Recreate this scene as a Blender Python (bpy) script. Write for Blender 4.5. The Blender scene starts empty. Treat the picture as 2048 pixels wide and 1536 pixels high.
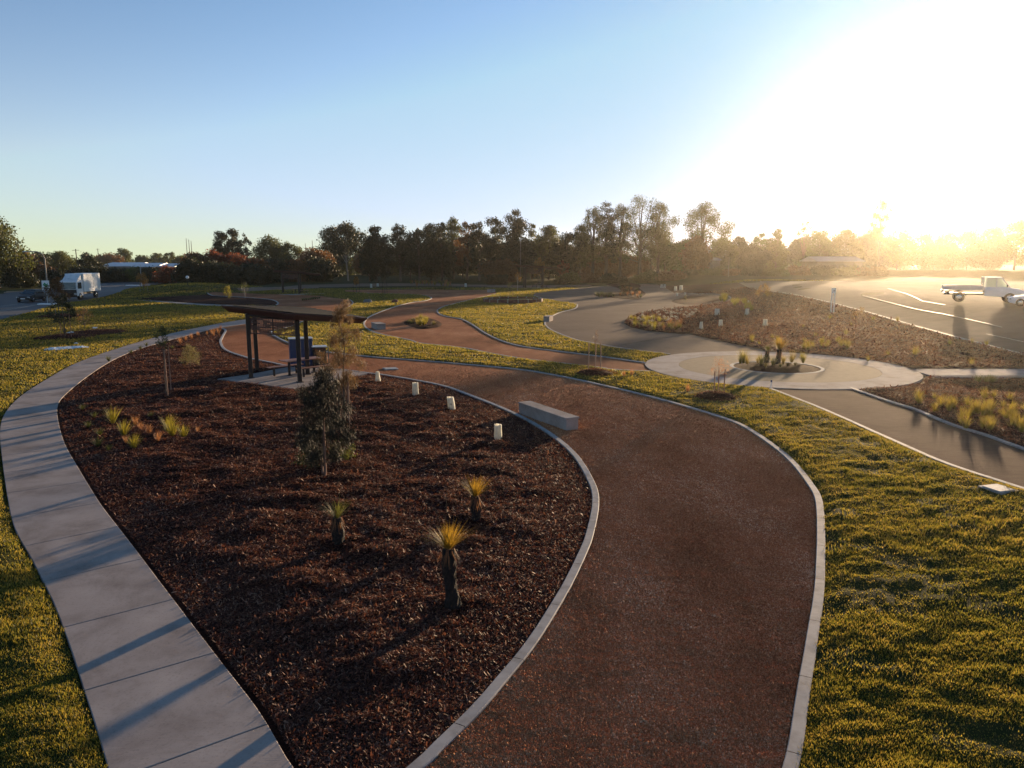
import bpy, math, random
import numpy as np
from mathutils import Vector, Matrix, geometry
R = math.radians
rng = np.random.default_rng(7)
random.seed(7)
scene = bpy.context.scene
COL = scene.collection
# ------------------------------------------------------------------ camera model
F, CX, CY, HC = 1500.0, 1024.0, 768.0, 5.8
HOR = 517.0
PITCH = math.atan((CY - HOR) / F)
SUN_AZ, SUN_EL = R(29.4), R(5.0)

def sstep(a, b, x):
    t = np.clip((x - a) / (b - a), 0, 1)
    return t * t * (3 - 2 * t)

def terrain(x, y):
    x = np.asarray(x, float); y = np.asarray(y, float)
    h = 1.8 * sstep(29, 46, x) * sstep(30, 60, y)
    h = h + 1.5 * np.exp(-((x + 56) / 11) ** 2 - ((y - 132) / 16) ** 2)
    h = h - 0.55 * np.exp(-((x - 23.5) / 3.2) ** 2 - ((y - 34.2) / 1.9) ** 2)
    return h

def ray(px, py):
    a = (px - CX) / F; b = -(py - CY) / F
    cp, sp = math.cos(PITCH), math.sin(PITCH)
    return np.array([a, cp + b * sp, -sp + b * cp])

def g(px, py, dz=0.0):
    """pixel of the photograph -> point on the terrain"""
    d = ray(px, py); h = 0.0
    for _ in range(25):
        t = (HC - h) / (-d[2])
        h = 0.5 * h + 0.5 * float(terrain(d[0] * t, d[1] * t))
    t = (HC - h) / (-d[2])
    return (d[0] * t, d[1] * t, h + dz)

def at(px, py, Y):
    d = ray(px, py); t = Y / d[1]
    return (d[0] * t, Y, HC + d[2] * t)

def th(x, y):
    return float(terrain(x, y))

# ------------------------------------------------------------------ value noise
_L = rng.random((256, 256))
def vnoise(x, y):
    xi = np.floor(x).astype(int); yi = np.floor(y).astype(int)
    fx = x - xi; fy = y - yi
    fx = fx * fx * (3 - 2 * fx); fy = fy * fy * (3 - 2 * fy)
    a = _L[xi & 255, yi & 255]; b = _L[(xi + 1) & 255, yi & 255]
    c = _L[xi & 255, (yi + 1) & 255]; d = _L[(xi + 1) & 255, (yi + 1) & 255]
    return (a * (1 - fx) + b * fx) * (1 - fy) + (c * (1 - fx) + d * fx) * fy

def fbm(x, y, o=3):
    s = 0; a = 1; n = 0
    for k in range(o):
        s = s + a * vnoise(x * 2 ** k + 17.3 * k, y * 2 ** k + 5.1 * k); n += a; a *= 0.5
    return s / n

# ------------------------------------------------------------------ mesh helpers
def link(o):
    COL.objects.link(o); return o

def tag(o, label=None, cat=None, group=None, kind=None):
    if label: o['label'] = label
    if cat: o['category'] = cat
    if group: o['group'] = group
    if kind: o['kind'] = kind
    return o

def nmesh(name, verts, faces, mat, smooth=False):
    """faces: (n,k) int array"""
    me = bpy.data.meshes.new(name)
    verts = np.asarray(verts, np.float32).reshape(-1, 3); faces = np.asarray(faces, np.int32)
    n, k = faces.shape
    me.vertices.add(len(verts)); me.vertices.foreach_set('co', verts.ravel())
    me.loops.add(n * k); me.loops.foreach_set('vertex_index', faces.ravel())
    me.polygons.add(n)
    me.polygons.foreach_set('loop_start', np.arange(0, n * k, k, dtype=np.int32))
    me.polygons.foreach_set('loop_total', np.full(n, k, np.int32))
    me.polygons.foreach_set('use_smooth', np.full(n, smooth, bool))
    me.update(calc_edges=True)
    me.materials.append(mat)
    return me

class MB:
    def __init__(s): s.v = []; s.f = []; s.sm = []
    def add(s, vs, fs, sm=False):
        b = len(s.v); s.v += [tuple(map(float, q)) for q in vs]
        s.f += [tuple(i + b for i in f) for f in fs]; s.sm += [sm] * len(fs)
    def box(s, c, size, rz=0.0, top=1.0, tilt=None):
        sx, sy, sz = [q / 2 for q in size]; vs = []
        for z in (-sz, sz):
            k = top if z > 0 else 1.0
            for x, y in ((-sx, -sy), (sx, -sy), (sx, sy), (-sx, sy)):
                p = Vector((x * k, y * k, z))
                if tilt: p = Matrix.Rotation(tilt[1], 3, tilt[0]) @ p
                p = Matrix.Rotation(rz, 3, 'Z') @ p
                vs.append((p.x + c[0], p.y + c[1], p.z + c[2]))
        s.add(vs, [(0, 3, 2, 1), (4, 5, 6, 7), (0, 1, 5, 4), (1, 2, 6, 5), (2, 3, 7, 6), (3, 0, 4, 7)])
        return s
    def tube(s, pts, rad, n=8, cap=True):
        pts = [Vector(p) for p in pts]; m = len(pts)
        if not hasattr(rad, '__len__'): rad = [rad] * m
        vs = []
        for i, p in enumerate(pts):
            t = (pts[min(i + 1, m - 1)] - pts[max(i - 1, 0)]).normalized()
            u = t.orthogonal() if abs(t.z) < .95 else t.cross(Vector((0, 1, 0)))
            u.normalize(); w = t.cross(u)
            for k in range(n):
                a = 2 * math.pi * k / n
                vs.append(p + (u * math.cos(a) + w * math.sin(a)) * rad[i])
        fs = []
        for i in range(m - 1):
            for k in range(n):
                a = i * n + k; b = i * n + (k + 1) % n
                fs.append((a, b, b + n, a + n))
        s.add(vs, fs, True)
        if cap:
            s.add(vs[:n], [tuple(reversed(range(n)))]); s.add(vs[-n:], [tuple(range(n))])
        return s
    def lathe(s, prof, c, n=20, sm=True):
        vs = [(c[0] + r * math.cos(2 * math.pi * k / n), c[1] + r * math.sin(2 * math.pi * k / n), c[2] + z)
              for r, z in prof for k in range(n)]
        fs = []
        for i in range(len(prof) - 1):
            for k in range(n):
                a = i * n + k; b = i * n + (k + 1) % n
                fs.append((a, b, b + n, a + n))
        s.add(vs, fs, sm); return s
    def prism(s, poly, y0, y1, M=None):
        """poly in (x,z), extruded along y, then matrix"""
        n = len(poly); vs = [(x, y0, z) for x, z in poly] + [(x, y1, z) for x, z in poly]
        fs = [tuple(range(n)), tuple(reversed(range(n, 2 * n)))]
        fs += [((i + 1) % n, i, i + n, (i + 1) % n + n) for i in range(n)]
        if M is not None: vs = [tuple(M @ Vector(q)) for q in vs]
        s.add(vs, fs); return s
    def build(s, name, mat, parent=None, bevel=0):
        me = bpy.data.meshes.new(name)
        me.from_pydata(s.v, [], s.f); me.update()
        me.polygons.foreach_set('use_smooth', s.sm)
        me.materials.append(mat)
        o = link(bpy.data.objects.new(name, me))
        if parent is not None: o.parent = parent
        if bevel:
            b = o.modifiers.new('bevel', 'BEVEL'); b.width = bevel; b.segments = 2; b.limit_method = 'ANGLE'
        return o

def empty(name, loc, rz=0.0, s=1.0):
    o = link(bpy.data.objects.new(name, None)); o.location = loc; o.rotation_euler = (0, 0, rz)
    o.scale = (s, s, s) if not hasattr(s, '__len__') else s
    o.empty_display_size = 0.2
    return o

def meshobj(name, me, parent=None, loc=(0, 0, 0)):
    o = link(bpy.data.objects.new(name, me)); o.location = loc
    if parent is not None: o.parent = parent
    return o

def copy_tree(o, parent=None):
    c = o.copy(); COL.objects.link(c); c.parent = parent
    for ch in list(o.children): copy_tree(ch, c)
    return c

# ------------------------------------------------------------------ materials
def new_mat(name):
    m = bpy.data.materials.new(name); m.use_nodes = True
    nt = m.node_tree; nt.nodes.clear()
    out = nt.nodes.new('ShaderNodeOutputMaterial')
    return m, nt, out

def ramp(nt, cols, pos=None):
    r = nt.nodes.new('ShaderNodeValToRGB')
    e = r.color_ramp.elements
    while len(e) < len(cols): e.new(0.5)
    for i, c in enumerate(cols):
        e[i].position = pos[i] if pos else i / max(1, len(cols) - 1)
        e[i].color = (*c, 1)
    return r

def surf(name, cols, scale=5.0, rough=0.8, bump=0.0, bscale=60.0, bdist=0.01, spec=0.3, pos=None,
         fine=None, fine_amt=0.5, big=None, island=0.0, metallic=0.0, stretch=None, transl=0.0, tcols=None, coat=0.0):
    """noise driven principled material, optional island tint, translucency, second grain noise"""
    m, nt, out = new_mat(name); N = nt.nodes; Lk = nt.links
    tc = N.new('ShaderNodeTexCoord'); src = tc.outputs['Object']
    if stretch:
        mp = N.new('ShaderNodeMapping'); mp.inputs['Scale'].default_value = stretch
        Lk.new(src, mp.inputs[0]); src = mp.outputs[0]
    n1 = N.new('ShaderNodeTexNoise'); n1.inputs['Scale'].default_value = scale; n1.inputs['Detail'].default_value = 5
    n1.inputs['Roughness'].default_value = 0.6
    Lk.new(src, n1.inputs['Vector'])
    fac = n1.outputs['Fac']
    mr = N.new('ShaderNodeMapRange'); mr.inputs[1].default_value = 0.28; mr.inputs[2].default_value = 0.72
    Lk.new(fac, mr.inputs[0]); fac = mr.outputs[0]
    if fine:
        v = N.new('ShaderNodeTexVoronoi'); v.inputs['Scale'].default_value = fine; Lk.new(tc.outputs['Object'], v.inputs['Vector'])
        sp = N.new('ShaderNodeSeparateColor'); Lk.new(v.outputs['Color'], sp.inputs[0])
        mx = N.new('ShaderNodeMix'); mx.inputs[0].default_value = fine_amt
        Lk.new(fac, mx.inputs[2]); Lk.new(sp.outputs[0], mx.inputs[3]); fac = mx.outputs[0]
    if big:
        n3 = N.new('ShaderNodeTexNoise'); n3.inputs['Scale'].default_value = big; n3.inputs['Detail'].default_value = 3
        Lk.new(tc.outputs['Object'], n3.inputs['Vector'])
        mr3 = N.new('ShaderNodeMapRange'); mr3.inputs[1].default_value = 0.3; mr3.inputs[2].default_value = 0.7
        Lk.new(n3.outputs['Fac'], mr3.inputs[0])
        mx = N.new('ShaderNodeMix'); mx.inputs[0].default_value = 0.45
        Lk.new(fac, mx.inputs[2]); Lk.new(mr3.outputs[0], mx.inputs[3]); fac = mx.outputs[0]
    if island:
        gi = N.new('ShaderNodeNewGeometry')
        mx = N.new('ShaderNodeMix'); mx.inputs[0].default_value = island
        Lk.new(fac, mx.inputs[2]); Lk.new(gi.outputs['Random Per Island'], mx.inputs[3]); fac = mx.outputs[0]
    r = ramp(nt, cols, pos); Lk.new(fac, r.inputs[0])
    b = N.new('ShaderNodeBsdfPrincipled'); Lk.new(r.outputs[0], b.inputs['Base Color'])
    b.inputs['Roughness'].default_value = rough; b.inputs['Specular IOR Level'].default_value = spec
    b.inputs['Metallic'].default_value = metallic; b.inputs['Coat Weight'].default_value = coat
    if bump:
        nb = N.new('ShaderNodeTexNoise'); nb.inputs['Scale'].default_value = bscale; nb.inputs['Detail'].default_value = 6
        nb.inputs['Roughness'].default_value = 0.65
        Lk.new(tc.outputs['Object'], nb.inputs['Vector'])
        bp = N.new('ShaderNodeBump'); bp.inputs['Strength'].default_value = bump; bp.inputs['Distance'].default_value = bdist
        Lk.new(nb.outputs['Fac'], bp.inputs['Height']); Lk.new(bp.outputs[0], b.inputs['Normal'])
    if transl:
        t = N.new('ShaderNodeBsdfTranslucent'); r2 = ramp(nt, tcols or cols, pos); Lk.new(fac, r2.inputs[0])
        Lk.new(r2.outputs[0], t.inputs[0])
        ms = N.new('ShaderNodeMixShader'); ms.inputs[0].default_value = transl
        Lk.new(b.outputs[0], ms.inputs[1]); Lk.new(t.outputs[0], ms.inputs[2]); Lk.new(ms.outputs[0], out.inputs[0])
    else:
        Lk.new(b.outputs[0], out.inputs[0])
    return m

def glass(name, col=(0.02, 0.03, 0.035)):
    return surf(name, [col, tuple(c * 1.4 for c in col)], 2, rough=0.06, spec=0.8)

M = {}
M['lawn'] = surf('lawn_soil', [(.022, .022, .008), (.038, .04, .013), (.06, .055, .018), (.08, .062, .024)], 9, .9, .7, 45, .02, .02, big=0.35, island=0)
M['grass'] = surf('grass_blades', [(.026, .034, .009), (.07, .078, .017), (.15, .125, .032), (.26, .165, .06)], .9, .55, spec=.25, big=0.3, island=.55,
                  transl=.45, tcols=[(.08, .09, .012), (.24, .225, .028), (.48, .35, .05), (.6, .36, .09)])
M['mulch'] = surf('mulch_ground', [(.009, .004, .003), (.022, .008, .006), (.06, .02, .013), (.15, .06, .035)], 12, .95, 1.0, 40, .04, .03, fine=30, fine_amt=.5, big=.5)
M['chips'] = surf('mulch_chips', [(.02, .007, .005), (.075, .022, .013), (.19, .065, .036), (.46, .27, .18)], 3, .65, spec=.22, island=.75, big=.5,
                  transl=.2, tcols=[(.06, .02, .01), (.2, .06, .025), (.36, .14, .06), (.5, .3, .18)], pos=[0, .4, .74, .93])
M['gravel'] = surf('red_gravel', [(.095, .034, .016), (.26, .094, .043), (.39, .158, .076), (.54, .31, .18)], .9, .95, 1.0, 45, .03, .03, fine=70, fine_amt=.42, big=.16, stretch=(1.3, .5, 1))
M['pebble'] = surf('red_pebbles', [(.13, .045, .018), (.40, .15, .062), (.52, .25, .12), (.78, .54, .36)], .5, .85, spec=.04, island=.6, stretch=(1.3, .5, 1))
M['granitic'] = surf('pale_gravel', [(.13, .09, .062), (.185, .13, .092), (.23, .166, .12)], 2.0, .95, .5, 70, .012, .02, fine=60, fine_amt=.35, big=.2)
M['segravel'] = surf('brown_gravel', [(.075, .045, .032), (.135, .082, .056), (.195, .125, .088)], 2.0, .95, .8, 50, .03, .02, fine=55, fine_amt=.4, big=.4, stretch=(1, 2.5, 1))
M['conc'] = surf('concrete', [(.215, .18, .16), (.315, .268, .242), (.37, .318, .288)], .9, .95, .25, 120, .003, .08, big=.5)
def concrete(name, cols):
    m = surf(name, cols, .9, .95, .0, spec=.08); nt = m.node_tree; N = nt.nodes; Lk = nt.links
    b = [n for n in N if n.type == 'BSDF_PRINCIPLED'][0]; src = b.inputs['Base Color'].links[0].from_socket
    tc = N.new('ShaderNodeTexCoord'); n1 = N.new('ShaderNodeTexNoise'); n1.inputs['Scale'].default_value = .55; n1.inputs['Detail'].default_value = 8; n1.inputs['Roughness'].default_value = .7
    n1.inputs['Distortion'].default_value = .6; Lk.new(tc.outputs['Object'], n1.inputs['Vector'])
    r1 = ramp(nt, [(.62, .6, .58), (1, 1, 1), (1.08, 1.07, 1.05)], [.32, .5, .75]); Lk.new(n1.outputs['Fac'], r1.inputs[0])
    n2 = N.new('ShaderNodeTexNoise'); n2.inputs['Scale'].default_value = 26; n2.inputs['Detail'].default_value = 3; Lk.new(tc.outputs['Object'], n2.inputs['Vector'])
    r2 = ramp(nt, [(.8, .79, .78), (1, 1, 1)], [.3, .45]); Lk.new(n2.outputs['Fac'], r2.inputs[0])
    a = src
    for r in (r1, r2):
        mx = N.new('ShaderNodeMix'); mx.data_type = 'RGBA'; mx.blend_type = 'MULTIPLY'; mx.inputs[0].default_value = .75
        Lk.new(a, mx.inputs[6]); Lk.new(r.outputs[0], mx.inputs[7]); a = mx.outputs[2]
    Lk.new(a, b.inputs['Base Color'])
    wv = N.new('ShaderNodeTexNoise'); mp = N.new('ShaderNodeMapping'); mp.inputs['Scale'].default_value = (4, 90, 4); mp.inputs['Rotation'].default_value = (0, 0, .25)
    Lk.new(tc.outputs['Object'], mp.inputs[0]); Lk.new(mp.outputs[0], wv.inputs['Vector']); wv.inputs['Scale'].default_value = 1
    bp = N.new('ShaderNodeBump'); bp.inputs['Strength'].default_value = .35; bp.inputs['Distance'].default_value = .004; Lk.new(wv.outputs['Fac'], bp.inputs['Height']); Lk.new(bp.outputs[0], b.inputs['Normal'])
    return m
M['conc'] = concrete('concrete', [(.23, .19, .168), (.335, .285, .256), (.39, .335, .302)])
M['kerbm'] = surf('kerb_concrete', [(.17, .155, .145), (.30, .28, .265), (.4, .375, .35)], 5, .8, .3, 90, .004, .3, big=3)
M['aggr'] = surf('tan_aggregate', [(.19, .14, .085), (.25, .185, .115), (.30, .23, .15)], 3, .95, .4, 90, .006, .08, fine=50, fine_amt=.3)
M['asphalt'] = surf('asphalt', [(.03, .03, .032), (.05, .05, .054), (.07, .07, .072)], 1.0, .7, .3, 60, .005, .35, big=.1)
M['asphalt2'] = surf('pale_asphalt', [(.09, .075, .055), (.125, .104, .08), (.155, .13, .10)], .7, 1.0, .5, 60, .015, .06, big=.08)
M['lineW'] = surf('road_paint', [(.17, .155, .13), (.34, .31, .27)], 5, .6)
M['steel'] = surf('dark_steel', [(.018, .010, .009), (.03, .017, .014)], 6, .55, .1, 40, .002, .4)
M['rust'] = surf('brown_red_steel', [(.045, .012, .011), (.075, .02, .016)], 4, .5, .1, 40, .002, .4)
M['roofg'] = surf('grey_roof_sheet', [(.016, .016, .015), (.03, .028, .026)], 3, .9, spec=.08)
M['timber'] = surf('slat_timber', [(.2, .08, .045), (.34, .15, .09)], 4, .55, .2, 30, .003, .4, stretch=(1, 14, 1))
M['stake'] = surf('hardwood_stake', [(.2, .09, .06), (.3, .16, .11), (.38, .22, .15)], 6, .7, .2, 30, .003, .3, stretch=(8, 8, 1))
M['bluep'] = surf('blue_paint', [(.012, .035, .12), (.018, .05, .16)], 3, .4, spec=.5)
M['greyw'] = surf('pale_cap', [(.4, .42, .43), (.5, .52, .52)], 3, .4)
M['blackp'] = surf('black_paint', [(.012, .012, .013), (.02, .02, .022)], 4, .45)
M['white'] = surf('white_paint', [(.68, .69, .7), (.8, .8, .8)], 1.5, .35, spec=.5)
M['trucks'] = surf('white_truck_side', [(.5, .52, .5), (.68, .7, .7), (.78, .78, .76)], .9, .4, spec=.5, stretch=(3, 3, .5))
M['plast'] = surf('white_plastic_sleeve', [(.5, .51, .46), (.7, .7, .64)], 9, .6, spec=.3, transl=.5, tcols=[(.55, .54, .45), (.75, .73, .62)])
M['sheet'] = surf('white_plastic_sheet', [(.55, .6, .62), (.8, .82, .82)], 8, .35, spec=.6)
M['bark'] = surf('grey_bark', [(.05, .035, .028), (.11, .08, .06), (.17, .13, .1)], 3, .85, .6, 12, .04, stretch=(4, 4, 1))
M['palebark'] = surf('pale_bark', [(.2, .17, .14), (.36, .32, .27)], 2, .75, .3, 12, .03, stretch=(4, 4, 1))
M['gtrunk'] = surf('grass_tree_trunk', [(.008, .006, .005), (.02, .014, .012), (.045, .03, .024)], 18, .9, 1.0, 50, .03)
M['brick'] = surf('red_wall', [(.09, .035, .025), (.16, .06, .04), (.2, .1, .07)], 3, .85, .5, 20, .01)
M['roofb'] = surf('blue_grey_roof', [(.2, .24, .3), (.33, .37, .43)], .15, .35, spec=.6)
M['wallg'] = surf('grey_wall', [(.12, .115, .11), (.18, .17, .16)], .3, .8)
M['glass'] = glass('dark_glass')
M['chrome'] = surf('bright_metal', [(.5, .5, .5), (.7, .7, .7)], 3, .25, metallic=1.0)
M['tyre'] = surf('tyre_rubber', [(.01, .01, .01), (.02, .02, .02)], 9, .8)
M['pit'] = surf('galvanised_lid', [(.28, .28, .27), (.42, .42, .4)], 9, .75, spec=.25)
M['sign_g'] = surf('green_sign', [(.02, .2, .1), (.03, .26, .13)], 3, .5)
M['orange'] = surf('tan_bare_soil', [(.22, .13, .075), (.32, .2, .12)], .4, .9)

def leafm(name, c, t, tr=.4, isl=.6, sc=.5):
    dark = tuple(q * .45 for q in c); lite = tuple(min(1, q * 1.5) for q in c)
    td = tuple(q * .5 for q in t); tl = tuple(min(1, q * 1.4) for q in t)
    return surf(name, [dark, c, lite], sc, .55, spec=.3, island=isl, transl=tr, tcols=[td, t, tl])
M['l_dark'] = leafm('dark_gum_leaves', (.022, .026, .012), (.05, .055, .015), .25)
M['l_olive'] = leafm('olive_leaves', (.05, .055, .02), (.14, .15, .03), .35)
M['l_green'] = leafm('green_leaves', (.045, .065, .018), (.12, .18, .03), .35)
M['l_red'] = leafm('autumn_red_leaves', (.11, .035, .02), (.28, .08, .03), .35)
M['l_brown'] = leafm('brown_leaves', (.095, .05, .025), (.25, .12, .04), .35)
M['l_gold'] = leafm('golden_leaves', (.2, .11, .03), (.42, .23, .05), .4)
M['l_she'] = leafm('dark_needles', (.014, .015, .009), (.02, .022, .01), .08, sc=2)
M['l_shel'] = leafm('wispy_needles', (.085, .055, .03), (.2, .12, .05), .4, sc=2)
M['l_yg'] = leafm('yellow_green_blades', (.12, .115, .02), (.36, .30, .035), .5, sc=3)
M['l_gt'] = leafm('grass_tree_blades', (.15, .10, .02), (.48, .29, .03), .5, sc=3)
M['l_gtd'] = leafm('dull_grass_tree_blades', (.06, .065, .02), (.2, .2, .04), .4, sc=3)
M['l_straw'] = leafm('straw_blades', (.25, .11, .05), (.5, .24, .1), .5, sc=3)
M['l_grey'] = leafm('silvery_leaves', (.35, .33, .28), (.5, .48, .4), .3, sc=3)
M['l_sage'] = leafm('sage_leaves', (.10, .095, .04), (.25, .21, .07), .4, sc=3)

M['l_goldb'] = leafm('golden_strap_blades', (.12, .10, .025), (.4, .3, .05), .45, sc=3)
# ------------------------------------------------------------------ light and air settings
SUNTREE = 0.8
EXPO = 1.2
SUN_EL = R(5.5)
SUNC = (1.0, 0.72, 0.44)
HAZE = 0.00015
HAZEC = (0.93, 0.86, 0.72, 1)
HAZEG = 0.84
SKYSAT = 1.0
SKYP = (0.95, 0.15, 3.2)
CAP = (1.2, 2.38, 3.3)
HORZ = (6.0, (2.3, 1.5, 1.35))
LOBE1 = (400.0, (1.0, 0.9, 0.7), 8.0)
LOBE2 = (60.0, (1.0, 0.99, 0.93), 3.0)
LOBE3 = (4.0, (0.85, 0.95, 1.0), 0.6)
# ------------------------------------------------------------------ ground outlines (read off the photograph, laid on the terrain)
def cat(p, closed=False, n=5):
    P = [np.array(q, float) for q in p]; m = len(P); out = []
    rngi = range(m if closed else m - 1)
    for i in rngi:
        if closed: a, b, c, d = P[i - 1], P[i], P[(i + 1) % m], P[(i + 2) % m]
        else: a, b, c, d = P[max(i - 1, 0)], P[i], P[i + 1], P[min(i + 2, m - 1)]
        for k in range(n):
            t = k / n
            out.append(0.5 * ((2 * b) + (-a + c) * t + (2 * a - 5 * b + 4 * c - d) * t * t + (-a + 3 * b - 3 * c + d) * t ** 3))
    if not closed: out.append(P[-1])
    return [tuple(q) for q in out]

def G(px):  # pixel polyline -> ground xy
    return [g(*q)[:2] for q in px]

path_out = cat([(340, 2000), (300, 1850), (265, 1720), (240, 1620), (215, 1536), (180, 1420), (120, 1240), (68, 1130), (30, 1060), (14, 990), (2, 900), (0, 866), (8, 832), (40, 795),
                (100, 756), (141, 733), (182, 716), (223, 702), (285, 683), (346, 667), (407, 654), (449, 646), (481, 641), (512, 637)])
path_in = cat([(930, 2000), (830, 1850), (730, 1720), (650, 1620), (583, 1536), (520, 1430), (440, 1325), (335, 1187), (262, 1090), (208, 1020), (185, 985), (155, 935), (130, 890),
               (117, 845), (116, 811), (137, 785), (178, 752), (223, 723), (270, 702), (315, 688), (367, 674), (408, 663), (440, 656), (480, 650), (515, 645)])
k1 = cat([(440, 656), (451, 661), (446, 672), (441, 684), (447, 697), (461, 705), (488, 714), (502, 718), (543, 726), (580, 733), (645, 737.5), (693, 741.5), (742, 748),
          (761, 750), (828, 761), (890, 774), (948, 795), (1005, 818), (1055, 842), (1104, 872), (1142, 904), (1165, 934), (1184, 970), (1191, 995),
          (1190, 1022), (1180, 1070), (1168, 1103), (1145, 1153), (1120, 1199), (1062, 1291), (1000, 1368), (948, 1428), (878, 1497), (849, 1526),
          (770, 1592), (690, 1645)])
k2 = cat([(1530, 1720), (1584, 1530), (1603, 1411), (1626, 1268), (1637, 1194), (1641, 1120), (1641, 1047), (1636, 1000), (1618, 968), (1590, 932), (1560, 904),
          (1513, 870), (1469, 846), (1387, 819), (1305, 796), (1223, 776), (1161, 762), (1095, 749), (1037, 740), (910, 728), (796, 719), (735, 714),
          (654, 705), (604, 695), (574, 685), (552, 674), (543, 667), (548, 661), (565, 658)])
r1top = [(565, 658), (585, 652), (610, 642), (660, 628), (697, 614), (706, 606), (700, 600), (670, 596), (640, 592), (600, 590), (560, 589), (523, 588),
         (480, 586), (430, 584), (415, 586), (421, 590), (431, 592), (472, 594), (503, 596), (543, 600), (556, 606), (553, 612), (530, 622), (515, 637), (512, 645), (480, 650)]
k3 = cat([(1300, 744), (1223, 740), (1202, 736.5), (1120, 727), (1037, 717), (974, 706), (923, 696), (841, 687), (820, 681), (759, 668), (736, 659), (728, 648),
          (736, 636), (759, 625), (790, 614), (820, 606), (850, 602), (863, 597), (856, 593), (840, 590), (800, 588), (749, 587), (710, 585)])
k4 = cat([(991, 588), (944, 599), (892, 612), (877, 619), (875, 624), (882, 630), (900, 635), (923, 639), (940, 647), (954, 656), (974, 669), (1005, 683), (1046, 694),
          (1120, 704), (1202, 714), (1292, 727)])
k5 = cat([(1340, 709), (1243, 697), (1182, 686), (1149, 679), (1108, 663), (1093, 653), (1090, 645), (1096, 637), (1118, 626), (1148, 618), (1154, 612), (1147, 607),
          (1087, 597), (1068, 591)])
bed2k = cat([(415, 586.5), (421, 590), (431, 592), (472, 594), (503, 596), (543, 600), (556, 606), (552, 611)])
kse1 = cat([(1540, 779), (1650, 822), (1794, 887), (1901, 933), (2048, 981), (2250, 1046)])
kse2 = cat([(1700, 777), (1784, 806), (1832, 821), (1901, 850), (1971, 872), (2048, 900), (2250, 972)])

POLY = {}
POLY['bed1'] = G(path_in[15:-9] + k1)
POLY['r1'] = G([(560, 1720)] + k2 + r1top[1:] + k1)
POLY['r2'] = G(k3 + [(690, 583), (690, 580.5), (740, 579), (800, 578.5), (860, 579), (930, 580), (985, 580), (993, 584)] + k4)
POLY['plaza'] = G(k5 + [(1068, 587), (1100, 583), (1190, 573), (1211, 571.5), (1250, 570), (1289, 568), (1315, 569), (1335, 578), (1350, 587), (1386, 587.5), (1430, 588.5),
                  (1455, 592), (1463, 597), (1455, 603), (1440, 607), (1376, 615), (1335, 618), (1273, 628), (1250, 640), (1248, 647), (1262, 655), (1294, 662), (1367, 668.5), (1382, 669), (1448, 684),
                  (1520, 698), (1560, 712), (1450, 718), (1340, 718)])
POLY['m3'] = G([(1376, 615), (1335, 618), (1273, 628), (1250, 640), (1248, 647), (1262, 655), (1294, 662), (1367, 668.5), (1382, 669), (1448, 684), (1520, 698), (1560, 712),
                (1700, 730), (1810, 738), (2048, 738), (2190, 738), (2034, 708), (1842, 657), (1740, 627), (1672, 609), (1589, 590), (1500, 577), (1478, 566), (1365, 571),
                (1316, 569.5), (1335, 578), (1350, 587), (1386, 587.5), (1430, 588.5), (1455, 592), (1463, 597), (1455, 603), (1440, 607)])
POLY['sebed'] = G(kse2 + [(2250, 756), (2048, 752), (1826, 750), (1700, 760)])
POLY['sepath'] = G(kse1 + kse2[::-1] + [(1650, 770)])
POLY['bed2'] = G([(283, 597.5), (297, 595.5), (349, 592.5), (400, 590), (418, 589)] + bed2k[5:] + [(449, 610), (400, 607.5), (340, 603)])
POLY['road_r'] = G([(2260, 770), (2034, 708), (1842, 657), (1740, 627), (1672, 609), (1589, 590), (1500, 577), (1480, 571), (1478, 565), (1600, 562), (1800, 561), (2048, 562), (2500, 562)])
POLY['road_l'] = G([(-500, 780), (0, 640), (60, 624), (110, 609), (200, 595), (240, 584), (280, 574), (330, 566), (330, 561), (200, 566), (110, 576), (60, 582), (0, 587), (-500, 606)])
POLY['farpath'] = G([(430, 582), (500, 575), (600, 570), (720, 567), (860, 566.5), (980, 569.5), (1060, 571), (1180, 570), (1186, 572), (1060, 576), (960, 574), (860, 571.5), (720, 573), (640, 575.5), (560, 580), (500, 582.5)])
POLY['strip2'] = G([(275, 598), (340, 603.3), (400, 607.8), (449, 610.3), (500, 611.3), (550, 612), (545, 615), (449, 613), (400, 611), (340, 606.5), (275, 600)])
POLY['pathR'] = [(20.0, 39.3), (20.0, 36.9), (60, 36.9), (60, 39.3)]
POLY['pad'] = G([(435, 761), (502, 751), (551, 741.5), (580, 736), (645, 740), (693, 744), (735, 749.5), (700, 757), (640, 773), (590, 781)])
CCX, CCY, CR = 14.2, 39.9, 6.95

def inside(x, y, poly):
    x = np.asarray(x); y = np.asarray(y); r = np.zeros(x.shape, bool)
    P = np.array(poly); bb = (x >= P[:, 0].min()) & (x <= P[:, 0].max()) & (y >= P[:, 1].min()) & (y <= P[:, 1].max())
    if not bb.any(): return r
    xs, ys = x[bb], y[bb]; c = np.zeros(xs.shape, bool)
    for i in range(len(P)):
        x1, y1 = P[i - 1]; x2, y2 = P[i]
        if y1 == y2: continue
        c ^= ((y1 > ys) != (y2 > ys)) & (xs < (x2 - x1) * (ys - y1) / (y2 - y1) + x1)
    r[bb] = c; return r

def bdist(x, y, poly, closed=True):
    d = np.full(np.shape(x), 1e9); P = np.array(poly)
    for i in range(0 if closed else 1, len(P)):
        a = P[i - 1]; b = P[i]; ab = b - a; L = (ab ** 2).sum()
        if L < 1e-9: continue
        t = np.clip(((x - a[0]) * ab[0] + (y - a[1]) * ab[1]) / L, 0, 1)
        d = np.minimum(d, (x - a[0] - t * ab[0]) ** 2 + (y - a[1] - t * ab[1]) ** 2)
    return np.sqrt(d)

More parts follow.
